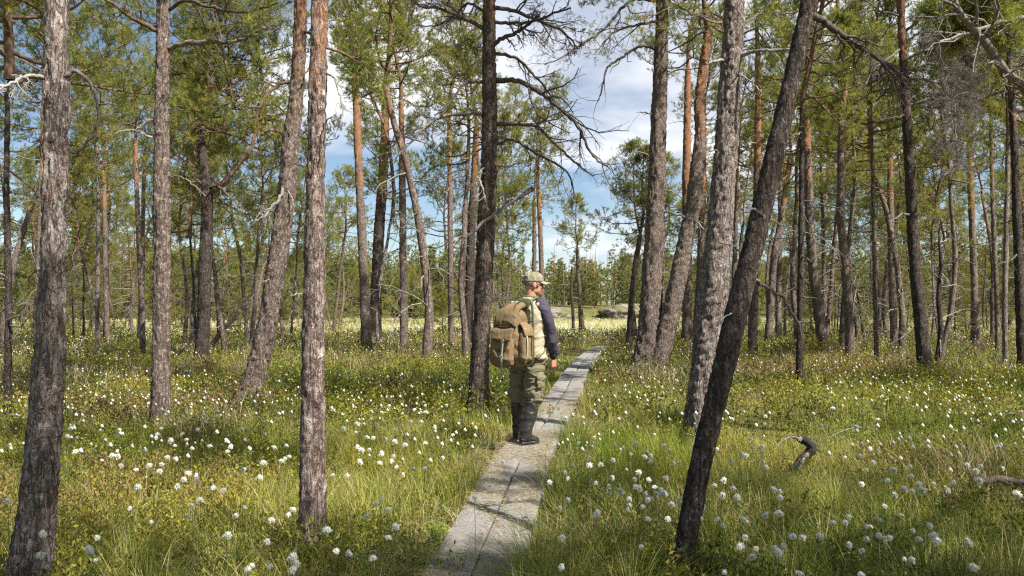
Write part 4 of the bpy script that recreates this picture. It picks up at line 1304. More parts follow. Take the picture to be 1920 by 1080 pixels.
NEAR_B = [(95, 855), (130, 812), (150, 797), (175, 832), (178, 935), (202, 895), (120, 1012), (28, 992), (208, 670), (197, 630), (150, 620), (145, 655), (133, 512), (210, 515), (58, 508), (60, 595), (75, 607), (105, 605), (10, 525), (22, 703), (70, 650), (120, 562), (165, 565), (200, 575), (242, 588), (315, 580),
          (318, 465), (315, 440), (275, 455), (395, 440), (400, 492), (418, 550), (452, 498), (150, 465), (380, 637), (315, 677), (500, 785), (606, 650), (780, 728), (750, 770), (850, 793), (820, 825), (825, 935), (828, 1045), (955, 850), (960, 838), (930, 665), (975, 662), (1025, 585), (1103, 580), (1057, 598),
          (1085, 622), (1020, 645), (1175, 548), (1210, 590), (1232, 612), (1137, 632), (1160, 628), (1160, 650), (1245, 655), (1117, 690), (1015, 710), (1003, 745), (1003, 770), (1045, 760), (1080, 790), (1080, 815), (1100, 717), (1105, 745), (1118, 748), (1152, 718), (1175, 745), (1180, 770), (1200, 755),
          (1218, 712), (1210, 770), (1140, 770), (1150, 795), (1160, 790), (1238, 810), (1265, 795), (1225, 865), (1150, 865), (955, 730), (850, 712), (1130, 820), (1075, 830), (1125, 970), (100, 560), (180, 440), (230, 470), (260, 500), (350, 520), (300, 500), (55, 540), (705, 460), (890, 580), (950, 560), (720, 445)]
NEAR_C = [(130, 603), (183, 645), (252, 565), (262, 598), (300, 592), (298, 615), (220, 620), (237, 628), (302, 650), (312, 670), (185, 490), (310, 480), (308, 510), (155, 720), (190, 750), (122, 740), (150, 775), (202, 785), (335, 750), (345, 755), (362, 762), (365, 785), (610, 635), (637, 587), (702, 603),
          (715, 655), (732, 492), (665, 628), (853, 670), (767, 722), (790, 683), (857, 705), (673, 735), (795, 775), (755, 817), (823, 855), (830, 752), (860, 760), (887, 737), (897, 757), (940, 735), (993, 757), (1017, 728), (1113, 720), (1118, 668), (1100, 685), (1188, 596), (1255, 772), (565, 880), (622, 858),
          (610, 878), (622, 960), (707, 895), (690, 893), (740, 930), (760, 938), (775, 935), (690, 940), (675, 985), (885, 940), (865, 910), (928, 890), (940, 925), (955, 945), (950, 955), (1065, 945), (1075, 960), (1090, 1045), (860, 1018), (830, 1015), (740, 870), (230, 868), (240, 875), (130, 865), (65, 860),
          (312, 850), (363, 845), (235, 935), (215, 968), (260, 1008), (275, 975), (345, 975), (360, 990), (375, 965), (415, 930), (450, 935), (510, 925), (520, 932), (440, 1070), (670, 1075), (155, 1065), (150, 890), (75, 820), (440, 565), (755, 435), (565, 450), (520, 515), (650, 520), (600, 440), (490, 470)]
rc = np.random.default_rng(77)
cg = []
for lst, ox in ((NEAR_A, 0), (NEAR_B, 640), (NEAR_C, 1280)):
    for X, Y in lst:
        X, Y = ox + X / 2, 540 + Y / 2
        zh = .44 + .08 * rc.normal()
        d = F * (CAMZ - zh) / (Y - 580)
        p = at(X, Y, d)
        if float(walk_dist(np.array(p[0]), np.array(p[1]))) < .3:
            k = 1.05
            q = at(X, Y, d * k)
        cg.append((p[0], p[1], p[2], X))
x, y = scatter(12500, 6.0, 46, .30, 1.12, rc, lambda x, y: (walk_dist(x, y) > .36) & (vnoise(x * .55, y * .55, 0, 33) + .5 * (rc.random(len(x)) - .5) > .47))
rest = [(a, b, float(ground(a, b)) + .24 + .26 * rc.random(), px((a, b, .4))[0]) for a, b in zip(x, y)]
rest.sort(key=lambda q: q[1])
n_near = max(0, 298 - len(cg))
single, mass = cg + rest[:n_near], rest[n_near:]
ZONES = [(0, 'by the thick scaly pine'), (150, 'between the thick scaly pine and the straight pine'), (310, 'below the forked pine and the curved pine'), (500, 'around the slim orange-topped pine'), (640, 'between the slim orange-topped pine and the boardwalk'),
         (860, "between the hiker's big pine and the planks"), (1000, 'in the tussocks along the boardwalk edge'), (1120, 'in the sunny grass between boardwalk and slanting pine'), (1270, 'behind the dark slanting pine'), (1400, 'around the charred root snag'), (1600, 'in grass between the charred snag and picture edge'), (1780, 'in shady grass at the picture edge')]
for x, y, z, X in single:
    g = float(ground(x, y))
    zn = [n for e, n in ZONES if X >= e]
    zn = zn[-1] if zn else ZONES[0][1]
    row = 'very near, large' if y < 4.6 else 'near' if y < 6.3 else 'farther, smaller' if y < 9 else 'distant tiny'
    t = thing('cottongrass', f'{row} white cottongrass head {zn}', 'flower', (x, y, g), f'cottongrass heads, {row}, {zn}')
    si = int(rc.integers(0, 6))
    me, tip = STEMS[si]
    s = link('stem', me, t)
    h = max(.15, z - g)
    s.scale = (1, 1, h / .42)
    s.location = (-tip[0], -tip[1], 0)
    hd = link('flower_head', HEADS[int(rc.integers(0, 7))], t, (0, 0, h))
    e = (.46 if y < 4.6 else .60) + .32 * rc.random()
    hd.scale = (e * (.8 + .5 * rc.random()), e * (.8 + .5 * rc.random()), e * (.8 + .3 * rc.random()))
    hd.rotation_euler = (rc.normal(0, .4), rc.normal(0, .4), rc.random() * 6)
# all the smaller heads farther off, too many to count
a = Acc()
H1 = head_mesh(91, 1)
vh = np.zeros(len(H1.vertices) * 3)
H1.vertices.foreach_get('co', vh)
vh = vh.reshape(-1, 3)
qh = np.array([p.vertices[:] for p in H1.polygons])
bpy.data.meshes.remove(H1)
far_x, far_y = scatter(2300, 40, 110, .1, 1.1, rc)
mass += [(p, q, float(ground(p, q)) + .38, 0) for p, q in zip(far_x, far_y)]
mm = np.array([[p[0], p[1], p[2]] for p in mass])
sc = 1.08 * (.75 + .5 * rc.random(len(mm))) * (1 + .5 * sstep(10, 60, mm[:, 1]) + 1.2 * sstep(40, 90, mm[:, 1]))
V = mm[:, None] + (vh * (1 + .18 * rc.normal(size=(1, len(vh), 1))))[None] * sc[:, None, None]
a.add(V.reshape(-1, 3), (qh[None] + (np.arange(len(mm)) * len(vh))[:, None, None]).reshape(-1, 4), None, 0, np.repeat(rc.random(len(mm)), len(vh)))
nr = mm[mm[:, 1] < 24]
blades(a, np.stack([nr[:, 0], nr[:, 1], ground(nr[:, 0], nr[:, 1])], 1), rc.random(len(nr)) * 6.28, np.full(len(nr), .02), nr[:, 2] - ground(nr[:, 0], nr[:, 1]), .0012 + .0001 * nr[:, 1], 2, 1, rc.random(len(nr)))
tag(link('distant_cottongrass', a.mesh('distant_cottongrass', [M['cotton'], M['stem']])), kind='stuff')
#NEXT3
# ------------------------------------------------------------------ the boardwalk
def boardwalk():
    rg = np.random.default_rng(4)
    bw = thing('boardwalk', 'narrow weathered grey boardwalk of two planks side by side crossing the bog', 'boardwalk', (0, 0, 0))
    seg = np.diff(WALK, axis=0)
    cum = np.concatenate([[0], np.cumsum(np.hypot(*seg.T))])
    pt = lambda s: np.array([np.interp(s, cum, WALK[:, 0]), np.interp(s, cum, WALK[:, 1])])
    for side in (-1, 1):
        s = 2.0 + (1.5 if side > 0 else 0)
        while s < cum[-1] - .5:
            L = min((3.4, 2.9, 3.8, 3.1)[int(s * 7) % 4], cum[-1] - s)
            A, B = pt(s), pt(s + L - .012)
            u = (B - A) / np.linalg.norm(B - A)
            nrm = np.array([u[1], -u[0]])
            w = .262 + rg.normal(0, .006)
            nl, nw = int(L / .07), 9
            yy = np.linspace(0, np.linalg.norm(B - A), nl)
            xx = np.linspace(-w / 2, w / 2, nw)
            X, Y = np.meshgrid(xx, yy)
            sd = rg.random() * 90
            edge = .004 * (vnoise(Y * 5 + sd, 0, 0) - .5) * np.sign(X) * (np.abs(X) > w * .45)
            Xe = X + edge * 2.2 + .006 * (vnoise(Y * .9 + sd, 3, 0) - .5)
            Z = .004 * (vnoise(X * 40 + sd, Y * 3, 0) - .5) + .005 * (vnoise(X * 6, Y * 1.2 + sd, 0) - .5) - .006 * (np.abs(X) > w * .47) - .003 * (X / w) ** 2
            Ye = Y + (.012 * (vnoise(X * 18 + sd, 0, 7) - .5)) * ((Y < .01) * 1.0 + (Y > yy[-1] - .01) * 1.0)
            top = np.stack([Xe, Ye, Z], -1).reshape(-1, 3)
            a = Acc()
            i = np.arange(nl - 1)[:, None] * nw
            j = np.arange(nw - 1)[None]
            q = np.stack(np.broadcast_arrays(i + j, i + j + 1, i + nw + j + 1, i + nw + j), -1).reshape(-1, 4)
            a.add(top, q, None, 0, rg.random())
            ring = np.concatenate([np.arange(nw), np.arange(1, nl) * nw + nw - 1, (nl - 1) * nw + np.arange(nw - 2, -1, -1), np.arange(nl - 2, 0, -1) * nw])
            lo = top[ring] * 1
            lo[:, 2] = -.052
            rr = np.concatenate([top[ring], lo])
            k = len(ring)
            a.add(rr, [(x, (x + 1) % k, k + (x + 1) % k, k + x)[::-1] for x in range(k)], None, 0, rg.random())
            o = link('plank', a.mesh('plank', [M['plank']], smooth=True), bw)
            c = A + nrm * side * (w / 2 + .011)
            o.location = (c[0], c[1], WALKZ + rg.normal(0, .003) - .003)
            o.rotation_euler = (rg.normal(0, .0012), rg.normal(0, .012), math.atan2(-u[0], u[1]))
            s += L
    for s in np.arange(3.0, cum[-1], 2.6):
        A, B = pt(s), pt(s + .1)
        u = norm(B - A)
        nrm = np.array([u[1], -u[0]])
        a = Acc()
        tube(a, [(-.36, 0, 0), (-.1, .01, .003), (.12, -.005, 0), (.37, .004, -.002)], [.045, .05, .05, .044], 10)
        o = link('sleeper', a.mesh('sleeper', [M['bark_grey']]), bw)
        o.location = (A[0], A[1], WALKZ - .112)
        o.rotation_euler = (0, 0, math.atan2(nrm[1], nrm[0]))
    # fallen needles on the planks
    a = Acc()
    s = 9 + 13 * rg.random(26000) ** 1.2
    P = np.array([np.interp(s, cum, WALK[:, 0]), np.interp(s, cum, WALK[:, 1])]).T
    off = rg.uniform(-.275, .275, len(s))
    keep = (vnoise(off * 5 + 3, s * 1.6, 0, 8) + .25 * np.abs(off) / .27 + .3 * (rg.random(len(s)) - .5)) > .61
    P, off = P[keep], off[keep]
    n = len(P)
    ang = rg.random(n) * 6.28
    d = np.stack([np.cos(ang), np.sin(ang), rg.normal(0, .03, n)], 1)
    b = np.stack([P[:, 0] + off, P[:, 1] + 0 * off, np.full(n, WALKZ + .006) + .006 * rg.random(n)], 1)
    leaves(a, b, d, .03 + .04 * rg.random(n), np.full(n, .0014), 0, rg.random(n))
    tag(link('needle_litter', a.mesh('needle_litter', [M['straw']])), kind='stuff')


boardwalk()


# ------------------------------------------------------------------ small things on the bog
def snag():
    rg = np.random.default_rng(3)
    d = 7.3
    b = at(1496, 880, d)
    g = float(ground(b[0], d))
    t = thing('root_snag', 'charred black root snag arching out of the grass with a bleached tip', 'dead root', (b[0], d, g))
    base = np.array([b[0], d, g])
    Q = lambda L: np.array([at(X, Y, d + o) for X, Y, o in L]) - base
    a = Acc()
    p = spline(Q([(1482, 892, -.1), (1500, 868, -.03), (1521, 843, 0), (1512, 828, 0), (1496, 822, .05)]), 22)
    tube(a, p, np.interp(np.linspace(0, 1, 22), [0, .4, .75, 1], [.040, .046, .040, .022]), 12)
    a.v[0][:-2] = bark_surface(a.v[0][:-2], np.repeat(p, 12, 0), 1, .012, 4, .7)
    link('charred_stem', a.mesh('charred_stem', [M['char']]), t)
    for pts, r0, r1, mt in (([(1500, 824, 0), (1486, 819, 0), (1472, 824, -.05), (1460, 832, -.1), (1453, 842, -.15)], .013, .004, 'dead'), ([(1518, 846, 0), (1504, 866, -.1), (1494, 884, -.15)], .02, .010, 'dead'), ([(1514, 832, .02), (1530, 840, .1), (1540, 850, .15)], .016, .004, 'twig'), ([(1505, 826, .02), (1520, 822, .1), (1545, 830, .2)], .010, .003, 'twig')):
        a = Acc()
        grow(a, spline(Q(pts), 12), r0, r1, 1, rg, 0, 7, 2, .02, .8, .3)
        link('root_prong', a.mesh('root_prong', [M[mt]]), t)


m = NT('charred wood')
v = m.coords('Object', (1, 1, .4))
n = m.noise(v, 40, 5, .7)
M['char'] = m.finish(m.ramp(n, [(.35, (.010, .009, .009)), (.62, (.03, .027, .025)), (.8, (.12, .11, .10))]), .8, n, .9, .012, .3)
snag()


def sapling(label, X, d, h, n, rad, seed, leaf=.035, cat='sapling', name='birch_sapling'):
    rg = np.random.default_rng(seed)
    p = at(X, 700, d)
    g = float(ground(p[0], d))
    t = thing(name, label, cat, (p[0], d, g))
    a, b = Acc(), Acc()
    P, D = [], []
    for i in range(n):
        az = rg.random() * 6.28
        q = gnarl((rg.normal(0, .03), rg.normal(0, .03), -.03), (math.cos(az) * .45, math.sin(az) * .45, 1), h * (.6 + .5 * rg.random()), 7, rg, .12)
        tips = []
        grow(a, q, .005, .002, 1, rg, 0, 4, 6, 0, .9, .45, .25, tips)
        for e in list(q[2:]) + [x[0] for x in tips]:
            for _ in range(3):
                P.append(e + rg.normal(0, rad * .16, 3))
                D.append(rg.normal(0, 1, 3) + np.array([0, 0, .3]))
    link('stem', a.mesh('stem', [M['twig']]), t)
    P, D = np.array(P), np.array(D)
    leaves(b, P, D, leaf * (.7 + .6 * rg.random(len(P))), leaf * .34 * (.8 + .4 * rg.random(len(P))), 0, np.clip(rg.normal(.5, .2, len(P)), 0, 1))
    link('foliage', b.mesh('foliage', [M['fresh']]), t)


sapling('bright yellow-green birch sapling between the curved pine and the slim orange-topped pine', 538, 13.2, 1.15, 7, .5, 1, .045)
sapling('small bright green sapling half hidden just behind the slim orange-topped pine', 612, 12.6, 1.0, 5, .5, 2, .045)
sapling('low green leafy sprig growing against the boardwalk edge', 822, 5.15, .17, 6, .12, 3, .028, 'plant', 'leafy_sprig')
sapling('second lower leafy sprig, nearer to the viewer at the boardwalk', 800, 4.9, .12, 4, .10, 4, .024, 'plant', 'leafy_sprig')
sapling('light green seedling in the shade behind the charred root snag', 1602, 8.6, .38, 3, .14, 5, .03, 'plant', 'seedling')
sapling('small lit seedling at the foot of the dark slanting pine', 1262, 4.6, .16, 4, .10, 6, .024, 'plant', 'seedling')


def log(label, pts, d0, d1, w0, w1, seed, wood='dead', n=8, name='fallen_branch'):
    rg = np.random.default_rng(seed)
    Q = np.array([at(X, Y, d0 + (d1 - d0) * i / (len(pts) - 1)) for i, (X, Y) in enumerate(pts)])
    base = Q[0] * 1
    a = Acc()
    grow(a, spline(Q - base, 16), w0, w1, 2, rg, 0, 8, n, .02, .9, .4)
    o = link(name, a.mesh(name, [M[wood]]), None, base)
    tag(o, label, 'branch', 'dead branches lying about')


log('dark dead trunk leaning low behind the forked pine', [(398, 646), (420, 616), (444, 590), (452, 578)], 22, 22.6, .075, .05, 1, 'twig', 5)
log('dark rotting branch lying in the shady grass at the picture edge', [(1840, 905), (1870, 898), (1900, 902), (1960, 910)], 6.4, 6.3, .035, .02, 2, 'twig', 8)
log('thin bare branch arching over the grass beside the charred root snag', [(1552, 822), (1580, 808), (1612, 801), (1640, 806), (1662, 822)], 8.4, 8.5, .009, .004, 3, 'dead', 3)
log('pale forked branch sticking up among shrubs between straight pine and curved pine', [(470, 850), (485, 830), (500, 790), (512, 745)], 10.5, 10.8, .007, .003, 4, 'bleached', 6)
log('pale dead branch lying by the foot of the thin dark edge pine', [(6, 800), (24, 808), (44, 814), (62, 820)], 9.8, 9.4, .010, .004, 5, 'bleached', 3)
log('dark thin branch lying in the grass beside the boardwalk nearest the viewer', [(655, 1050), (675, 1040), (690, 1036), (697, 1024)], 4.5, 4.4, .005, .002, 6, 'bleached', 3)


# ------------------------------------------------------------------ solid forms grown from rounded pieces into one surface
def ellip(acc, c, ax, r, n=(18, 12), mat=0):
    """ellipsoid: centre, three axes (rows), radii"""
    ax = np.asarray(ax, float)
    th = np.linspace(0, math.pi, n[1] + 1)[1:-1]
    ph = np.arange(n[0]) / n[0] * 2 * math.pi
    T, Pp = np.meshgrid(th, ph, indexing='ij')
    l = np.stack([np.sin(T) * np.cos(Pp) * r[0], np.sin(T) * np.sin(Pp) * r[1], np.cos(T) * r[2]], -1).reshape(-1, 3)
    l = np.concatenate([l, [[0, 0, r[2]], [0, 0, -r[2]]]])
    v = np.asarray(c) + l @ ax
    k = n[0]
    m_ = len(th)
    q = [(i * k + j, (i + 1) * k + j, (i + 1) * k + (j + 1) % k, i * k + (j + 1) % k) for i in range(m_ - 1) for j in range(k)]
    t = [(m_ * k, j, (j + 1) % k) for j in range(k)] + [(m_ * k + 1, (m_ - 1) * k + (j + 1) % k, (m_ - 1) * k + j) for j in range(k)]
    acc.add(v, q, t, mat)


def loft(acc, rows, ref, n=26, sides=24, power=2.0):
    """rows: (centre, half width along ref, half depth across)"""
    c = spline([r[0] for r in rows], n)
    t = np.linspace(0, len(rows) - 1, n)
    A = np.interp(t, range(len(rows)), [r[1] for r in rows])
    B = np.interp(t, range(len(rows)), [r[2] for r in rows])
    ref = norm(ref)
    tan = np.gradient(c, axis=0)
    tan /= np.linalg.norm(tan, axis=1)[:, None]
    U = ref[None] - (tan @ ref)[:, None] * tan
    U /= np.linalg.norm(U, axis=1)[:, None]
    W = np.cross(tan, U)
    ang = np.arange(sides) / sides * 2 * math.pi
    ca, sa = np.cos(ang), np.sin(ang)
    ca, sa = np.sign(ca) * np.abs(ca) ** (2 / power), np.sign(sa) * np.abs(sa) ** (2 / power)
    v = c[:, None] + ca[None, :, None] * (U * A[:, None])[:, None] + sa[None, :, None] * (W * B[:, None])[:, None]
    v = np.concatenate([v.reshape(-1, 3), c[:1], c[-1:]])
    i = np.arange(n - 1)[:, None] * sides
    j = np.arange(sides)[None]
    k = (j + 1) % sides
    q = np.stack(np.broadcast_arrays(i + j, i + k, i + sides + k, i + sides + j), -1).reshape(-1, 4)
    tr = [(n * sides, (b + 1) % sides, b) for b in range(sides)] + [(n * sides + 1, (n - 1) * sides + b, (n - 1) * sides + (b + 1) % sides) for b in range(sides)]
    acc.add(v, q, tr)


def solid(name, acc, mat, parent, voxel=.007, smooth=3, wrinkle=0.0, ws=9.0, aniso=(1, 1, 1), seed=0, sf=.5, fn=None, keep=None):
    me = acc.mesh(name, [mat])
    o = bpy.data.objects.new('temp', me)
    C.objects.link(o)
    r = o.modifiers.new('r', 'REMESH')
    r.mode = 'VOXEL'
    r.voxel_size = voxel
    s = o.modifiers.new('s', 'SMOOTH')
    s.iterations = smooth
    s.factor = sf
    dg = bpy.context.evaluated_depsgraph_get()
    new = bpy.data.meshes.new_from_object(o.evaluated_get(dg))
    bpy.data.objects.remove(o)
    new.name = name
    nv = len(new.vertices)
    v, nr = np.zeros(nv * 3, np.float32), np.zeros(nv * 3, np.float32)
    new.vertices.foreach_get('co', v)
    new.vertices.foreach_get('normal', nr)
    v, nr = v.reshape(-1, 3).astype(float), nr.reshape(-1, 3)
    if wrinkle:
        p = v * ws * np.asarray(aniso)
        wv = np.stack([vnoise(*(p * .6).T, seed + k) for k in (1, 2, 3)], 1)
        p = p + (wv - .5) * 1.6
        f = 1 - np.abs(2 * vnoise(*p.T, seed) - 1) * 1.6
        f = f + .5 * (1 - np.abs(2 * vnoise(*(p * 2.3).T, seed + 5) - 1))
        v = v + nr * ((f - .5) * wrinkle)[:, None]
    if fn is not None:
        v = fn(v)
    new.vertices.foreach_set('co', v.astype(np.float32).ravel())
    new.polygons.foreach_set('use_smooth', np.ones(len(new.polygons), bool))
    new.materials.clear()
    new.materials.append(mat)
    new.update()
    return link(name, new, parent)


# ------------------------------------------------------------------ the hiker
HX, HY, HZ = .135, 8.34, WALKZ + .004
fw, rt, up = np.array([.616, .788, 0]), np.array([.788, -.616, 0]), np.array([0, 0, 1.0])
A3 = lambda *p: np.array(p, float)


def hand(acc, wrist, palm_dir, side, front, s=1.0, curl=.8):
    """palm, four bent fingers of different lengths and a thumb from the side of the palm.
    palm_dir points from wrist to knuckles, side to the palm's inside, front to the thumb edge"""
    pd, sd, fr = norm(palm_dir), norm(side), norm(front)
    loft(acc, [(wrist - pd * .03, .030 * s, .024 * s), (wrist, .029 * s, .022 * s), (wrist + pd * .04 * s, .040 * s, .019 * s), (wrist + pd * .085 * s, .043 * s, .015 * s), (wrist + pd * .098 * s, .038 * s, .010 * s)], fr, 12, 14)
    for i, (o, L, r) in enumerate(((.030, .076, .0088), (.010, .086, .0092), (-.0105, .080, .0088), (-.030, .062, .0078))):
        k = wrist + pd * (.088 - .004 * i) * s + fr * o * s
        a1 = curl * (.55 + .10 * i)
        pts, dirn = [k - pd * .02], pd
        for f, add in ((.46, a1), (.30, a1 * 1.25), (.24, a1 * .7)):
            q = pts[-1] if len(pts) > 1 else k
            if len(pts) == 1:
                pts.append(k)
            c, sn = math.cos(add), math.sin(add)
            perp = norm(sd - np.dot(sd, dirn) * dirn)
            dirn = norm(dirn * c + perp * sn)
            pts.append(pts[-1] + dirn * L * f * s)
        tube(acc, spline(pts, 14), np.linspace(r, r * .78, 14) * s, 10)
        ellip(acc, pts[-1], np.eye(3), (r * .8 * s,) * 3, (10, 8))
    b = wrist + pd * .022 * s + fr * .026 * s
    pts = [b - fr * .012, b + fr * .016 * s + pd * .014 * s + sd * .010, b + fr * .026 * s + pd * .042 * s + sd * .020, b + fr * .018 * s + pd * .070 * s + sd * .028]
    tube(acc, spline(pts, 12), np.array([.013, .0125, .012, .0115, .0115, .011, .011, .0105, .0105, .010, .009, .008]) * s, 10)
    ellip(acc, pts[-1], np.eye(3), (.008 * s,) * 3, (10, 8))


def person():
    P = thing('person', 'hiker in cap, beige vest and black rubber boots walking away along the boardwalk', 'person', (HX, HY, HZ))
    hc = A3(.098, .150, 1.672)
    hf = norm(A3(.955, .27, -.10))
    hs_ = norm(np.cross(hf, up))                 # his right
    hu = np.cross(hs_, hf)
    H = np.array([hf, hs_, hu])
    h3 = lambda a, b, c: hc + hf * a + hs_ * b + hu * c
    a = Acc()
    # head with brow, nose, lips, chin and ears
    ellip(a, h3(-.012, 0, .012), H, (.098, .075, .105))
    ellip(a, h3(.030, 0, -.045), H, (.062, .058, .075))
    ellip(a, h3(.058, 0, -.088), H, (.032, .030, .028))
    ellip(a, h3(.070, 0, .022), H, (.024, .050, .014))
    for s in (-1, 1):
        ellip(a, h3(.058, s * .032, -.024), H, (.026, .022, .022))
        ellip(a, h3(-.012, s * .076, -.012), H, (.020, .011, .033))
        ellip(a, h3(.012, s * .046, -.060), H, (.045, .014, .034))
    tube(a, [h3(.080, 0, .018), h3(.096, 0, -.006), h3(.108, 0, -.026), h3(.092, 0, -.034)], [.009, .011, .014, .010], 10)
    ellip(a, h3(.086, 0, -.058), H, (.014, .024, .007))
    ellip(a, h3(.083, 0, -.070), H, (.013, .021, .007))
    loft(a, [(A3(.055, .140, 1.45), .068, .062), (A3(.063, .142, 1.52), .060, .058), (h3(-.020, 0, -.075), .054, .058), (h3(-.018, 0, -.03), .05, .055)], rt, 14, 18)
    # trunk, arms and legs under the clothes
    loft(a, [(A3(.04, .11, .86), .15, .10), (A3(.045, .12, 1.0), .145, .10), (A3(.05, .13, 1.2), .155, .105), (A3(.055, .135, 1.38), .165, .10), (A3(.056, .137, 1.46), .13, .075), (A3(.058, .139, 1.50), .07, .06)], rt, 22, 20)
    RA = [A3(.175, .045, 1.445), A3(.225, .03, 1.32), A3(.262, .03, 1.18), A3(.285, .055, 1.05), A3(.301, .088, .95), A3(.305, .100, .895)]
    LA = [A3(-.075, .24, 1.445), A3(-.13, .235, 1.32), A3(-.17, .235, 1.18), A3(-.19, .25, 1.05), A3(-.205, .27, .95), A3(-.208, .278, .895)]
    for arm in (RA, LA):
        loft(a, [(arm[0], .05, .05), (arm[1], .047, .047), (arm[2], .042, .042), (arm[3], .040, .040), (arm[4], .031, .028), (arm[5], .029, .024)], fw, 20, 14)
    hand(a, RA[5], A3(.03, .04, -1), -rt, fw, 1.04, .95)
    hand(a, LA[5], A3(-.01, .03, -1), rt, fw, 1.04, .9)
    RL = [A3(.105, .075, .92), A3(.10, .08, .72), A3(.092, .088, .52), A3(.07, .07, .40), A3(.035, .05, .22), A3(.008, .025, .10)]
    LL = [A3(-.035, .185, .92), A3(-.055, .24, .72), A3(-.07, .305, .52), A3(-.072, .325, .40), A3(-.07, .375, .22), A3(-.068, .41, .10)]
    for leg in (RL, LL):
        loft(a, [(leg[0], .085, .085), (leg[1], .075, .075), (leg[2], .056, .056), (leg[3], .055, .055), (leg[4], .045, .045), (leg[5], .038, .038)], rt, 20, 14)
    body = solid('body', a, M['skin'], P, .0042, 3)
    a = Acc()
    for s in (-1, 1):
        ellip(a, h3(.079, s * .032, -.002), H, (.009, .010, .008), (10, 8))
    link('eyes', a.mesh('eyes', [M['hair']]), P).name = 'eye'
    # hair, only below the cap
    a = Acc()
    ellip(a, h3(-.024, 0, .010), H, (.088, .0785, .066))
    for s in (-1, 1):
        ellip(a, h3(.018, s * .068, .0), H, (.020, .011, .030))
    solid('hair', a, M['hair'], P, .005, 2, .004, 60, (1, 1, .4), 3)
    # cap: crown, band and bill
    a = Acc()
    tilt = norm(hu + hf * -.12)
    cu, cf = tilt, norm(hf - np.dot(hf, tilt) * tilt)
    cs_ = np.cross(cu, cf) * -1
    cc = h3(-.010, 0, .040)
    loft(a, [(cc - cu * .008, .107, .084), (cc + cu * .028, .106, .083), (cc + cu * .054, .095, .075), (cc + cu * .076, .070, .056), (cc + cu * .090, .034, .028)], cf, 20, 28)
    cap = solid('cap', a, M['cap'], P, .005, 3, .006, 16, (1, 1, 1), 5)
    a = Acc()
    loft(a, [(cc - cu * .012, .1085, .0855), (cc + cu * .010, .1090, .0860)], cf, 6, 30)
    link('cap_band', a.mesh('cap_band', [M['cap']]), cap)
    a = Acc()
    nU, nV = 13, 7
    for lay in (0, 1):
        g = []
        for i in range(nV):
            for j in range(nU):
                u = (j / (nU - 1) - .5) * 2
                t = i / (nV - 1)
                yy = u * .076 * (1 - .10 * t)
                xx = .107 * math.sqrt(max(.05, 1 - (u * .80) ** 2)) - .012 + t * (.100 * (1 - .42 * u * u))
                zz = -.004 - .016 * u * u - t * .024 - lay * .004
                g.append(cc + cf * xx + cs_ * yy + cu * zz)
        if lay == 0:
            top = g
        else:
            v = np.array(top + g)
    q = []
    N = nU * nV
    for i in range(nV - 1):
        for j in range(nU - 1):
            k = i * nU + j
            q += [(k, k + 1, k + nU + 1, k + nU), (N + k, N + k + nU, N + k + nU + 1, N + k + 1)]
    ring = [j for j in range(nU)] + [i * nU + nU - 1 for i in range(1, nV)] + [(nV - 1) * nU + j for j in range(nU - 2, -1, -1)] + [i * nU for i in range(nV - 2, 0, -1)]
    for x in range(len(ring)):
        b, c = ring[x], ring[(x + 1) % len(ring)]
        q.append((b, N + b, N + c, c))
    a.add(v, q)
    link('bill', a.mesh('bill', [M['cap']]), cap)
    a = Acc()
    for s in (-1, 1):
        tube(a, spline([cc - cf * .112 + cs_ * s * .02, cc - cf * .122 + cs_ * s * .012 - cu * .012, cc - cf * .120 - cu * .02], 8), .006, 6, squash=(1, .4))
    link('cap_strap', a.mesh('cap_strap', [M['capdark']]), cap)
    # trousers bloused over the boot tops
    a = Acc()
    loft(a, [(A3(.038, .11, 1.0), .172, .125), (A3(.036, .12, .92), .185, .135), (A3(.034, .13, .84), .19, .14), (A3(.034, .135, .79), .15, .12)], rt, 14, 26)
    loft(a, [(A3(.096, .07, .90), .100, .115), (A3(.097, .078, .76), .099, .106), (A3(.096, .086, .64), .095, .100), (A3(.094, .09, .54), .094, .098), (A3(.088, .086, .465), .093, .096), (A3(.080, .078, .43), .080, .080), (A3(.072, .072, .40), .058, .058)], rt, 26, 24)
    loft(a, [(A3(-.030, .185, .90), .105, .115), (A3(-.045, .225, .76), .100, .108), (A3(-.062, .27, .64), .096, .102), (A3(-.073, .305, .54), .092, .098), (A3(-.076, .315, .485), .092, .096), (A3(-.076, .318, .44), .076, .078), (A3(-.075, .322, .40), .058, .058)], rt, 26, 24)

    def pocket(c, n_):
        ax = np.array([fw, up, n_])
        ellip(a, c, ax, (.07, .095, .018))
    pocket(A3(.098, .07, .66) + rt * .088, rt)
    solid('trousers', a, M['trouser'], P, .006, 1, .019, 9, (.8, .8, 2.6), 7)
    # boots
    for nm, L, sole, h, t_ in (('R', [(A3(.076, .072, .462), .076, .078), (A3(.066, .066, .38), .074, .076), (A3(.05, .058, .29), .069, .071), (A3(.03, .042, .20), .060, .062), (A3(.012, .028, .12), .055, .060), (A3(.008, .026, .06), .052, .066)], 0, A3(-.045, -.005, 0), A3(.140, .112, 0)),
                               ('L', [(A3(-.076, .318, .470), .074, .076), (A3(-.075, .328, .38), .072, .074), (A3(-.073, .35, .29), .067, .069), (A3(-.072, .375, .20), .059, .061), (A3(-.07, .40, .12), .054, .058), (A3(-.07, .402, .06), .051, .064)], 0, A3(-.095, .368, 0), A3(.010, .60, 0))):
        a = Acc()
        loft(a, L, rt, 26, 22)
        d = norm(t_ - h)
        s = np.cross(d, up)
        ln = np.linalg.norm(t_ - h)
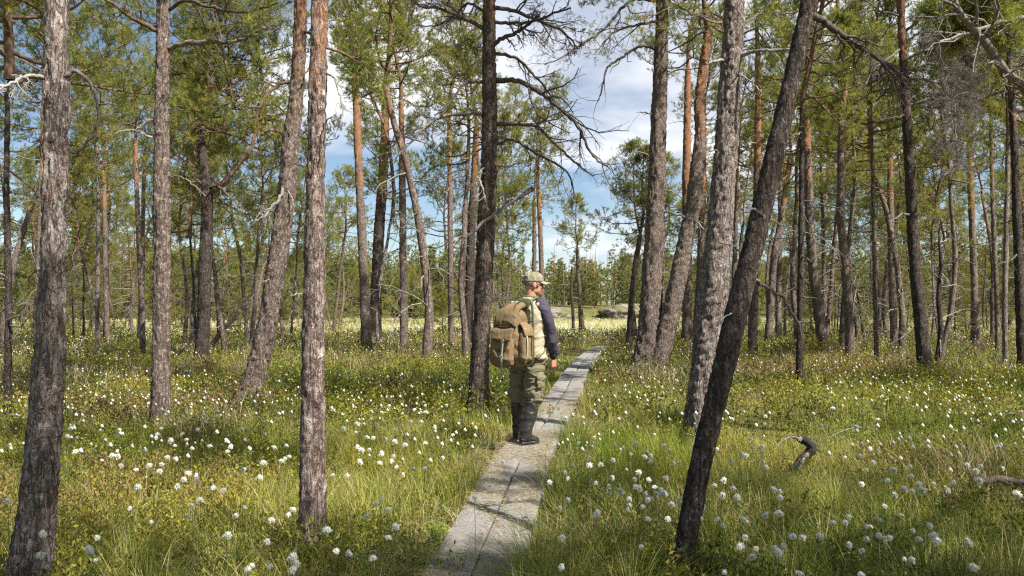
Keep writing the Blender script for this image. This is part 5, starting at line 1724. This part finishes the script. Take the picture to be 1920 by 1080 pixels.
        loft(a, [(h + up * .045, .034, .040), (h + d * ln * .18 + up * .052, .043, .050), (h + d * ln * .42 + up * .052, .043, .048), (h + d * ln * .68 + up * .042, .049, .036), (h + d * ln * .90 + up * .036, .045, .030), (h + d * ln * 1.02 + up * .032, .022, .020)], s, 22, 20)
        boot = solid('rubber_boot', a, M['rubber'], P, .0055, 4, .010, 8, (1, 1, 2.2), 9 if nm == 'R' else 19)
        a = Acc()
        loft(a, [(h - d * .010 + up * .014, .026, .014), (h + d * ln * .04 + up * .014, .041, .0145), (h + d * ln * .25 + up * .014, .043, .0145), (h + d * ln * .30 + up * .0165, .040, .011), (h + d * ln * .50 + up * .0165, .043, .011), (h + d * ln * .70 + up * .0145, .053, .0135), (h + d * ln * .92 + up * .0145, .049, .0135), (h + d * ln * 1.04 + up * .0155, .020, .012)], s, 30, 24, 4.0)
        link('sole', a.mesh('sole', [M['rubber']]), boot)
        a = Acc()
        c0, r0 = L[0][0], L[0][1]
        tube(a, [c0 + rt * r0 * 1.01 * math.cos(t) + fw * r0 * 1.03 * math.sin(t) - up * .012 for t in np.linspace(0, 6.283, 25)], .005, 6, cap=False)
        link('boot_rim', a.mesh('boot_rim', [M['rubber']]), boot)
        if nm == 'L':
            a = Acc()
            b = L[0][0] - rt * .076 + up * .0
            tube(a, spline([b, b + A3(-.03, -.01, .012), b + A3(-.055, -.02, -.01), b + A3(-.065, -.02, -.05)], 14), .006, 6, squash=(1, .5))
            tube(a, spline([b + up * .05, b + A3(-.02, 0, .075), b + A3(-.045, -.01, .07)], 8), .005, 6, squash=(1, .5))
            link('boot_strap', a.mesh('boot_strap', [M['capdark']]), boot)
    # dark sleeves
    for arm, sd in ((RA, 1), (LA, 2)):
        a = Acc()
        loft(a, [(arm[0] + A3(-.03, .02, .02) * (1 if sd == 1 else -1) * A3(1, 1, 1 if sd == 1 else -1), .060, .062), (arm[0], .070, .072), (arm[1], .064, .067), (arm[2], .058, .061), (arm[3], .054, .058), (arm[4] + up * .01, .046, .050), (arm[4] - up * .012, .044, .047)], fw, 26, 22)
        sl = solid('sleeve', a, M['sleeve'], P, .006, 2, .014, 8, (1.3, 1.3, 1.1), 13 * sd)
        a = Acc()
        loft(a, [(arm[4] + up * .004, .045, .048), (arm[4] - up * .03, .041, .041), (arm[5] + up * .004, .037, .036)], fw, 12, 22)
        link('cuff', a.mesh('cuff', [M['cuff']]), sl)
        a = Acc()
        k = arm[4] * .78 + arm[3] * .22
        tube(a, [k + rt * .0535 * math.cos(t) + fw * .0565 * math.sin(t) + up * .004 * math.sin(2 * t) for t in np.linspace(0, 6.283, 25)], .0035, 5, cap=False)
        link('sleeve_seam', a.mesh('sleeve_seam', [M['cuff']]), sl)
    # beige vest, open and flaring at the hem
    a = Acc()
    loft(a, [(A3(.058, .118, .875), .178, .142), (A3(.055, .122, .93), .178, .140), (A3(.05, .125, 1.05), .172, .130), (A3(.052, .13, 1.2), .182, .134), (A3(.055, .135, 1.36), .196, .128), (A3(.057, .137, 1.45), .172, .100), (A3(.060, .139, 1.50), .105, .078), (A3(.061, .140, 1.525), .072, .070)], rt, 30, 30)
    ellip(a, A3(.168, .05, 1.455), np.array([rt, fw, up]), (.050, .072, .052))
    ellip(a, A3(-.06, .23, 1.455), np.array([rt, fw, up]), (.050, .072, .052))
    loft(a, [(A3(.17, .075, 1.1), .045, .075), (A3(.185, .080, .98), .040, .07), (A3(.205, .085, .90), .030, .055), (A3(.212, .088, .865), .018, .04)], rt, 14, 16)
    vest = solid('vest', a, M['vest'], P, .006, 1, .018, 7, (1, 1, 1.3), 23)
    a = Acc()
    tube(a, [A3(.062, .141, 1.535) + rt * .069 * math.cos(t) + fw * .069 * math.sin(t) + up * (.012 * math.cos(t * 1) * 0 + .004) for t in np.linspace(0, 6.283, 29)], .013, 8, cap=False)
    link('collar', a.mesh('collar', [M['greenstrap']]), vest)
    return P


person()


# ------------------------------------------------------------------ the rucksack on his back
def rucksack():
    c = A3(-.125, -.055, 0)
    T = thing('rucksack', "brown canvas rucksack on a green tube frame, worn on the hiker's back", 'rucksack', (HX, HY, HZ))
    tp = lambda z: .965 - .55 * (z - 1.02)                       # narrower towards the top
    q = lambda a_, b, z: c + rt * a_ * tp(z) - fw * b + up * z - fw * .10 * (1.17 - z) * .35 + rt * .05 * (z - 1.1)
    sup = lambda rows: [(q(a_, b, z), wa * tp(z), wb) for a_, b, z, wa, wb in rows]
    a = Acc()
    loft(a, sup([(0, .0, .815, .09, .06), (0, .0, .845, .145, .10), (0, .005, .95, .168, .125), (0, .005, 1.1, .168, .128), (0, .0, 1.25, .158, .115), (0, -.01, 1.36, .138, .09), (0, -.015, 1.40, .105, .06)]), rt, 30, 34, 2.6)
    bag = solid('bag', a, M['pack'], T, .007, 2, .018, 6, (1, 1, 1.2), 31)
    a = Acc()                                                    # the lid folds over the top and down the back
    loft(a, [(q(a_, b, z), wa * tp(z), wb) for a_, b, z, wa, wb in ((0, -.05, 1.445, .125, .032), (0, .02, 1.436, .145, .032), (0, .085, 1.398, .158, .030), (0, .125, 1.342, .166, .024), (0, .143, 1.275, .171, .018), (0, .149, 1.235, .173, .012))], rt, 26, 30, 2.8)
    lid = solid('lid', a, M['pack'], T, .0055, 2, .012, 7, (1, 1, 1), 37)
    a = Acc()
    for s in (-1, 1):
        tube(a, spline([q(s * .085, .0, 1.488), q(s * .09, .06, 1.462), q(s * .097, .115, 1.40), q(s * .102, .150, 1.32), q(s * .108, .166, 1.235)], 16), .0055, 6, squash=(2.4, 1), ref=rt)
    link('lid_strap', a.mesh('lid_strap', [M['packdark']]), lid)
    a = Acc()
    tube(a, spline([q(-.175, .150, 1.235), q(-.06, .166, 1.226), q(.06, .167, 1.226), q(.175, .150, 1.235)], 18), .006, 6)
    link('lid_edge', a.mesh('lid_edge', [M['packdark']]), lid)
    # front pocket with its flap, and a pocket on either flank
    a = Acc()
    loft(a, sup([(-.02, .115, .83, .09, .03), (-.02, .130, .86, .125, .055), (-.02, .140, .93, .138, .066), (-.02, .138, 1.02, .135, .060), (-.02, .130, 1.09, .128, .045), (-.02, .122, 1.115, .11, .03)]), rt, 22, 28, 2.6)
    fp = solid('front_pocket', a, M['pack'], T, .006, 2, .016, 7, (1, 1, 1.2), 41)
    a = Acc()
    loft(a, [(q(-.02, .118, 1.225), .140, .012), (q(-.02, .165, 1.195), .145, .012), (q(-.02, .190, 1.14), .147, .011), (q(-.02, .204, 1.095), .147, .009)], rt, 16, 24, 3.4)
    solid('pocket_flap', a, M['pack'], T, .0055, 1, .010, 8, (1, 1, 1), 43)
    a = Acc()
    tube(a, spline([q(-.155, .125, 1.00), q(-.10, .196, .985), q(-.02, .206, .985), q(.06, .196, .99), q(.115, .13, 1.01)], 20), .006, 6)
    link('pocket_seam', a.mesh('pocket_seam', [M['packdark']]), fp)
    for s in (-1, 1):
        a = Acc()
        loft(a, sup([(s * .168, .01, .87, .025, .05), (s * .182, .01, .91, .045, .075), (s * .188, .01, 1.02, .052, .082), (s * .186, .01, 1.13, .048, .078), (s * .176, .01, 1.19, .03, .06)]), rt, 20, 22, 3.0)
        sp = solid('side_pocket', a, M['pack'], T, .006, 2, .012, 8, (1, 1, 1.2), 47 + s)
        a = Acc()
        loft(a, [(q(s * .160, .01, 1.262), .012, .070), (q(s * .200, .01, 1.235), .013, .080), (q(s * .232, .01, 1.185), .012, .083), (q(s * .244, .01, 1.135), .009, .080)], rt, 14, 20, 3.2)
        solid('side_flap', a, M['pack'], sp, .005, 1, .008, 9, (1, 1, 1), 51 + s)
        a = Acc()
        tube(a, spline([q(s * .225, .055, 1.215), q(s * .248, .06, 1.15), q(s * .25, .055, 1.05), q(s * .235, .05, .93), q(s * .195, .04, .85)], 18), .0055, 6, squash=(1, 2.0), ref=rt)
        link('side_strap', a.mesh('side_strap', [M['webbing']]), sp)
        a = Acc()
        tube(a, spline([q(s * .225, -.03, 1.215), q(s * .248, -.03, 1.15), q(s * .25, -.02, 1.05), q(s * .235, -.02, .93)], 14), .0035, 6, squash=(1, 1.6), ref=rt)
        link('side_strap', a.mesh('side_strap', [M['packdark']]), sp)
    # long webbing strap down the middle, its end hanging free
    a = Acc()
    st = spline([q(.045, .185, 1.165), q(.042, .213, 1.10), q(.036, .216, 1.0), q(.028, .212, .90), q(.02, .185, .83), q(.0, .165, .76), q(-.028, .155, .715)], 30)
    tube(a, st, .0045, 6, squash=(3.2, 1), ref=rt)
    link('centre_strap', a.mesh('centre_strap', [M['webbing']]), T)
    for (x, b, z) in ((.042, .219, 1.085), (.03, .221, .93)):
        a = Acc()
        o = q(x, b, z)
        tube(a, [o + rt * .018 * math.cos(t) + up * .013 * math.sin(t) for t in np.linspace(0, 6.283, 13)], .003, 6, cap=False)
        link('buckle', a.mesh('buckle', [M['buckle']]), T)
    # the tube frame: a rounded loop between bag and back
    a = Acc()
    F_ = [(-.190, -.11, .86), (-.196, -.112, 1.1), (-.194, -.115, 1.36), (-.178, -.118, 1.465), (-.135, -.12, 1.502), (0, -.12, 1.508), (.135, -.12, 1.502), (.178, -.118, 1.465), (.194, -.115, 1.36), (.196, -.112, 1.1), (.190, -.11, .90), (.165, -.10, .835), (.10, -.09, .815), (-.10, -.09, .815), (-.165, -.10, .83), (-.190, -.11, .86)]
    tube(a, spline([q(*p) for p in F_], 90), .0125, 10, cap=False)
    for z in (1.05, 1.28):
        tube(a, spline([q(-.19, -.112, z), q(0, -.10, z), q(.19, -.112, z)], 12), .008, 8)
    link('frame', a.mesh('frame', [M['tube']]), T)
    a = Acc()
    loft(a, [(q(0, -.105, 1.505), .13, .016), (q(0, -.085, 1.47), .135, .014), (q(0, -.07, 1.43), .13, .01)], rt, 10, 20, 3)
    link('frame_pad', a.mesh('frame_pad', [M['capdark']]), T)
    a = Acc()
    for x in (-.05, .03):
        tube(a, spline([q(x - .012, -.05, 1.478), q(x, .0, 1.487), q(x + .025, .03, 1.474)], 8), .006, 6, squash=(2.2, 1), ref=rt)
    link('frame_loop', a.mesh('frame_loop', [M['webbing']]), T)
    for s in (-1, 1):
        a = Acc()
        o = A3(.06, .139, 0)
        g = lambda a_, f, z: o + rt * a_ + fw * f + up * z
        tube(a, spline([g(s * .075, -.175, 1.40), g(s * .082, -.125, 1.475), g(s * .092, -.06, 1.518), g(s * .098, .01, 1.520), g(s * .105, .075, 1.475), g(s * .115, .115, 1.38), g(s * .135, .13, 1.25), g(s * .165, .10, 1.10), g(s * .185, .0, .98), g(s * .17, -.13, .90)], 40), .008, 8, squash=(3.0, 1), ref=rt)
        link('shoulder_strap', a.mesh('shoulder_strap', [M['greenstrap']]), T)


rucksack()

# ------------------------------------------------------------------ sky, sun, camera
sc_ = bpy.context.scene
w = bpy.data.worlds.new('World')
sc_.world = w
w.use_nodes = True
nt = w.node_tree
nt.nodes.clear()
out = nt.nodes.new('ShaderNodeOutputWorld')
bg = nt.nodes.new('ShaderNodeBackground')
sky = nt.nodes.new('ShaderNodeTexSky')
sky.sky_type = 'NISHITA'
sky.sun_disc = False
sky.sun_elevation = R(SUN_EL)
sky.sun_rotation = R(180 - SUN_AZ)
sky.air_density = 1.0
sky.dust_density = .15
sky.ozone_density = 2.0
tc = nt.nodes.new('ShaderNodeTexCoord')
sep = nt.nodes.new('ShaderNodeSeparateXYZ')
nt.links.new(tc.outputs['Generated'], sep.inputs[0])


def wm(op, a, b=0.0):
    nd = nt.nodes.new('ShaderNodeMath')
    nd.operation = op
    for i, v in enumerate((a, b)):
        if isinstance(v, bpy.types.NodeSocket):
            nt.links.new(v, nd.inputs[i])
        else:
            nd.inputs[i].default_value = v
    return nd.outputs[0]


den = wm('ADD', wm('MAXIMUM', sep.outputs[2], 0.0), .16)
cb = nt.nodes.new('ShaderNodeCombineXYZ')
nt.links.new(wm('DIVIDE', sep.outputs[0], den), cb.inputs[0])
nt.links.new(wm('DIVIDE', sep.outputs[1], den), cb.inputs[1])
cb.inputs[2].default_value = 1.7


def wnoise(scale, detail, rough, dist=0):
    nd = nt.nodes.new('ShaderNodeTexNoise')
    nd.inputs['Scale'].default_value = scale
    nd.inputs['Detail'].default_value = detail
    nd.inputs['Roughness'].default_value = rough
    nd.inputs['Distortion'].default_value = dist
    nt.links.new(cb.outputs[0], nd.inputs['Vector'])
    return nd.outputs['Fac']


def wramp(f, stops):
    nd = nt.nodes.new('ShaderNodeValToRGB')
    e = nd.color_ramp.elements
    while len(e) < len(stops):
        e.new(.5)
    for s, (p, c) in zip(e, stops):
        s.position = p
        s.color = (c, c, c, 1) if isinstance(c, (int, float)) else (*c, 1)
    nt.links.new(f, nd.inputs[0])
    return nd.outputs[0]


n1 = wnoise(.75, 6, .55, .3)
n2 = wnoise(1.5, 5, .55)
lowblue = wramp(sep.outputs[2], [(.09, .16), (.22, 0)])
bias = wm('SUBTRACT', wm('MULTIPLY', wm('ADD', sep.outputs[0], -.05), .30), lowblue)         # more cloud to the right
cov = wramp(wm('ADD', n1, bias), [(.43, 0), (.56, 1)])
shade = wramp(n2, [(.36, (5.0, 5.5, 6.6)), (.58, (8.8, 9.0, 9.4))])
mx = nt.nodes.new('ShaderNodeMix')
mx.data_type = 'RGBA'
nt.links.new(cov, mx.inputs[0])
nt.links.new(sky.outputs[0], mx.inputs[6])
nt.links.new(shade, mx.inputs[7])
nt.links.new(mx.outputs[2], bg.inputs[0])
bg.inputs[1].default_value = .058
nt.links.new(bg.outputs[0], out.inputs[0])

sun = bpy.data.lights.new('sun', 'SUN')
sun.energy = 5.0
sun.angle = R(.53)
sun.color = (1.0, .945, .86)
so = bpy.data.objects.new('sun', sun)
C.objects.link(so)
az, el = R(SUN_AZ), R(SUN_EL)
sd = Vector((math.sin(az) * math.cos(el), -math.cos(az) * math.cos(el), math.sin(el)))
so.rotation_euler = sd.to_track_quat('Z', 'Y').to_euler()

cam = bpy.data.cameras.new('camera')
cam.sensor_width = 36
cam.lens = F / 1920 * 36
cam.clip_start = .05
cam.clip_end = 3000
co = bpy.data.objects.new('camera', cam)
C.objects.link(co)
co.location = (0, 0, CAMZ)
co.rotation_euler = (math.pi / 2 + PITCH, 0, 0)
sc_.camera = co
sc_.view_settings.view_transform = 'Standard'
sc_.view_settings.look = 'None'
sc_.view_settings.exposure = 1.15
sc_.view_settings.gamma = 1
sc_.cycles.max_bounces = 6
sc_.cycles.transparent_max_bounces = 4
sc_.cycles.use_denoising = False
sc_.cycles.filter_width = 1.25
sc_.cycles.sample_clamp_indirect = 4.0
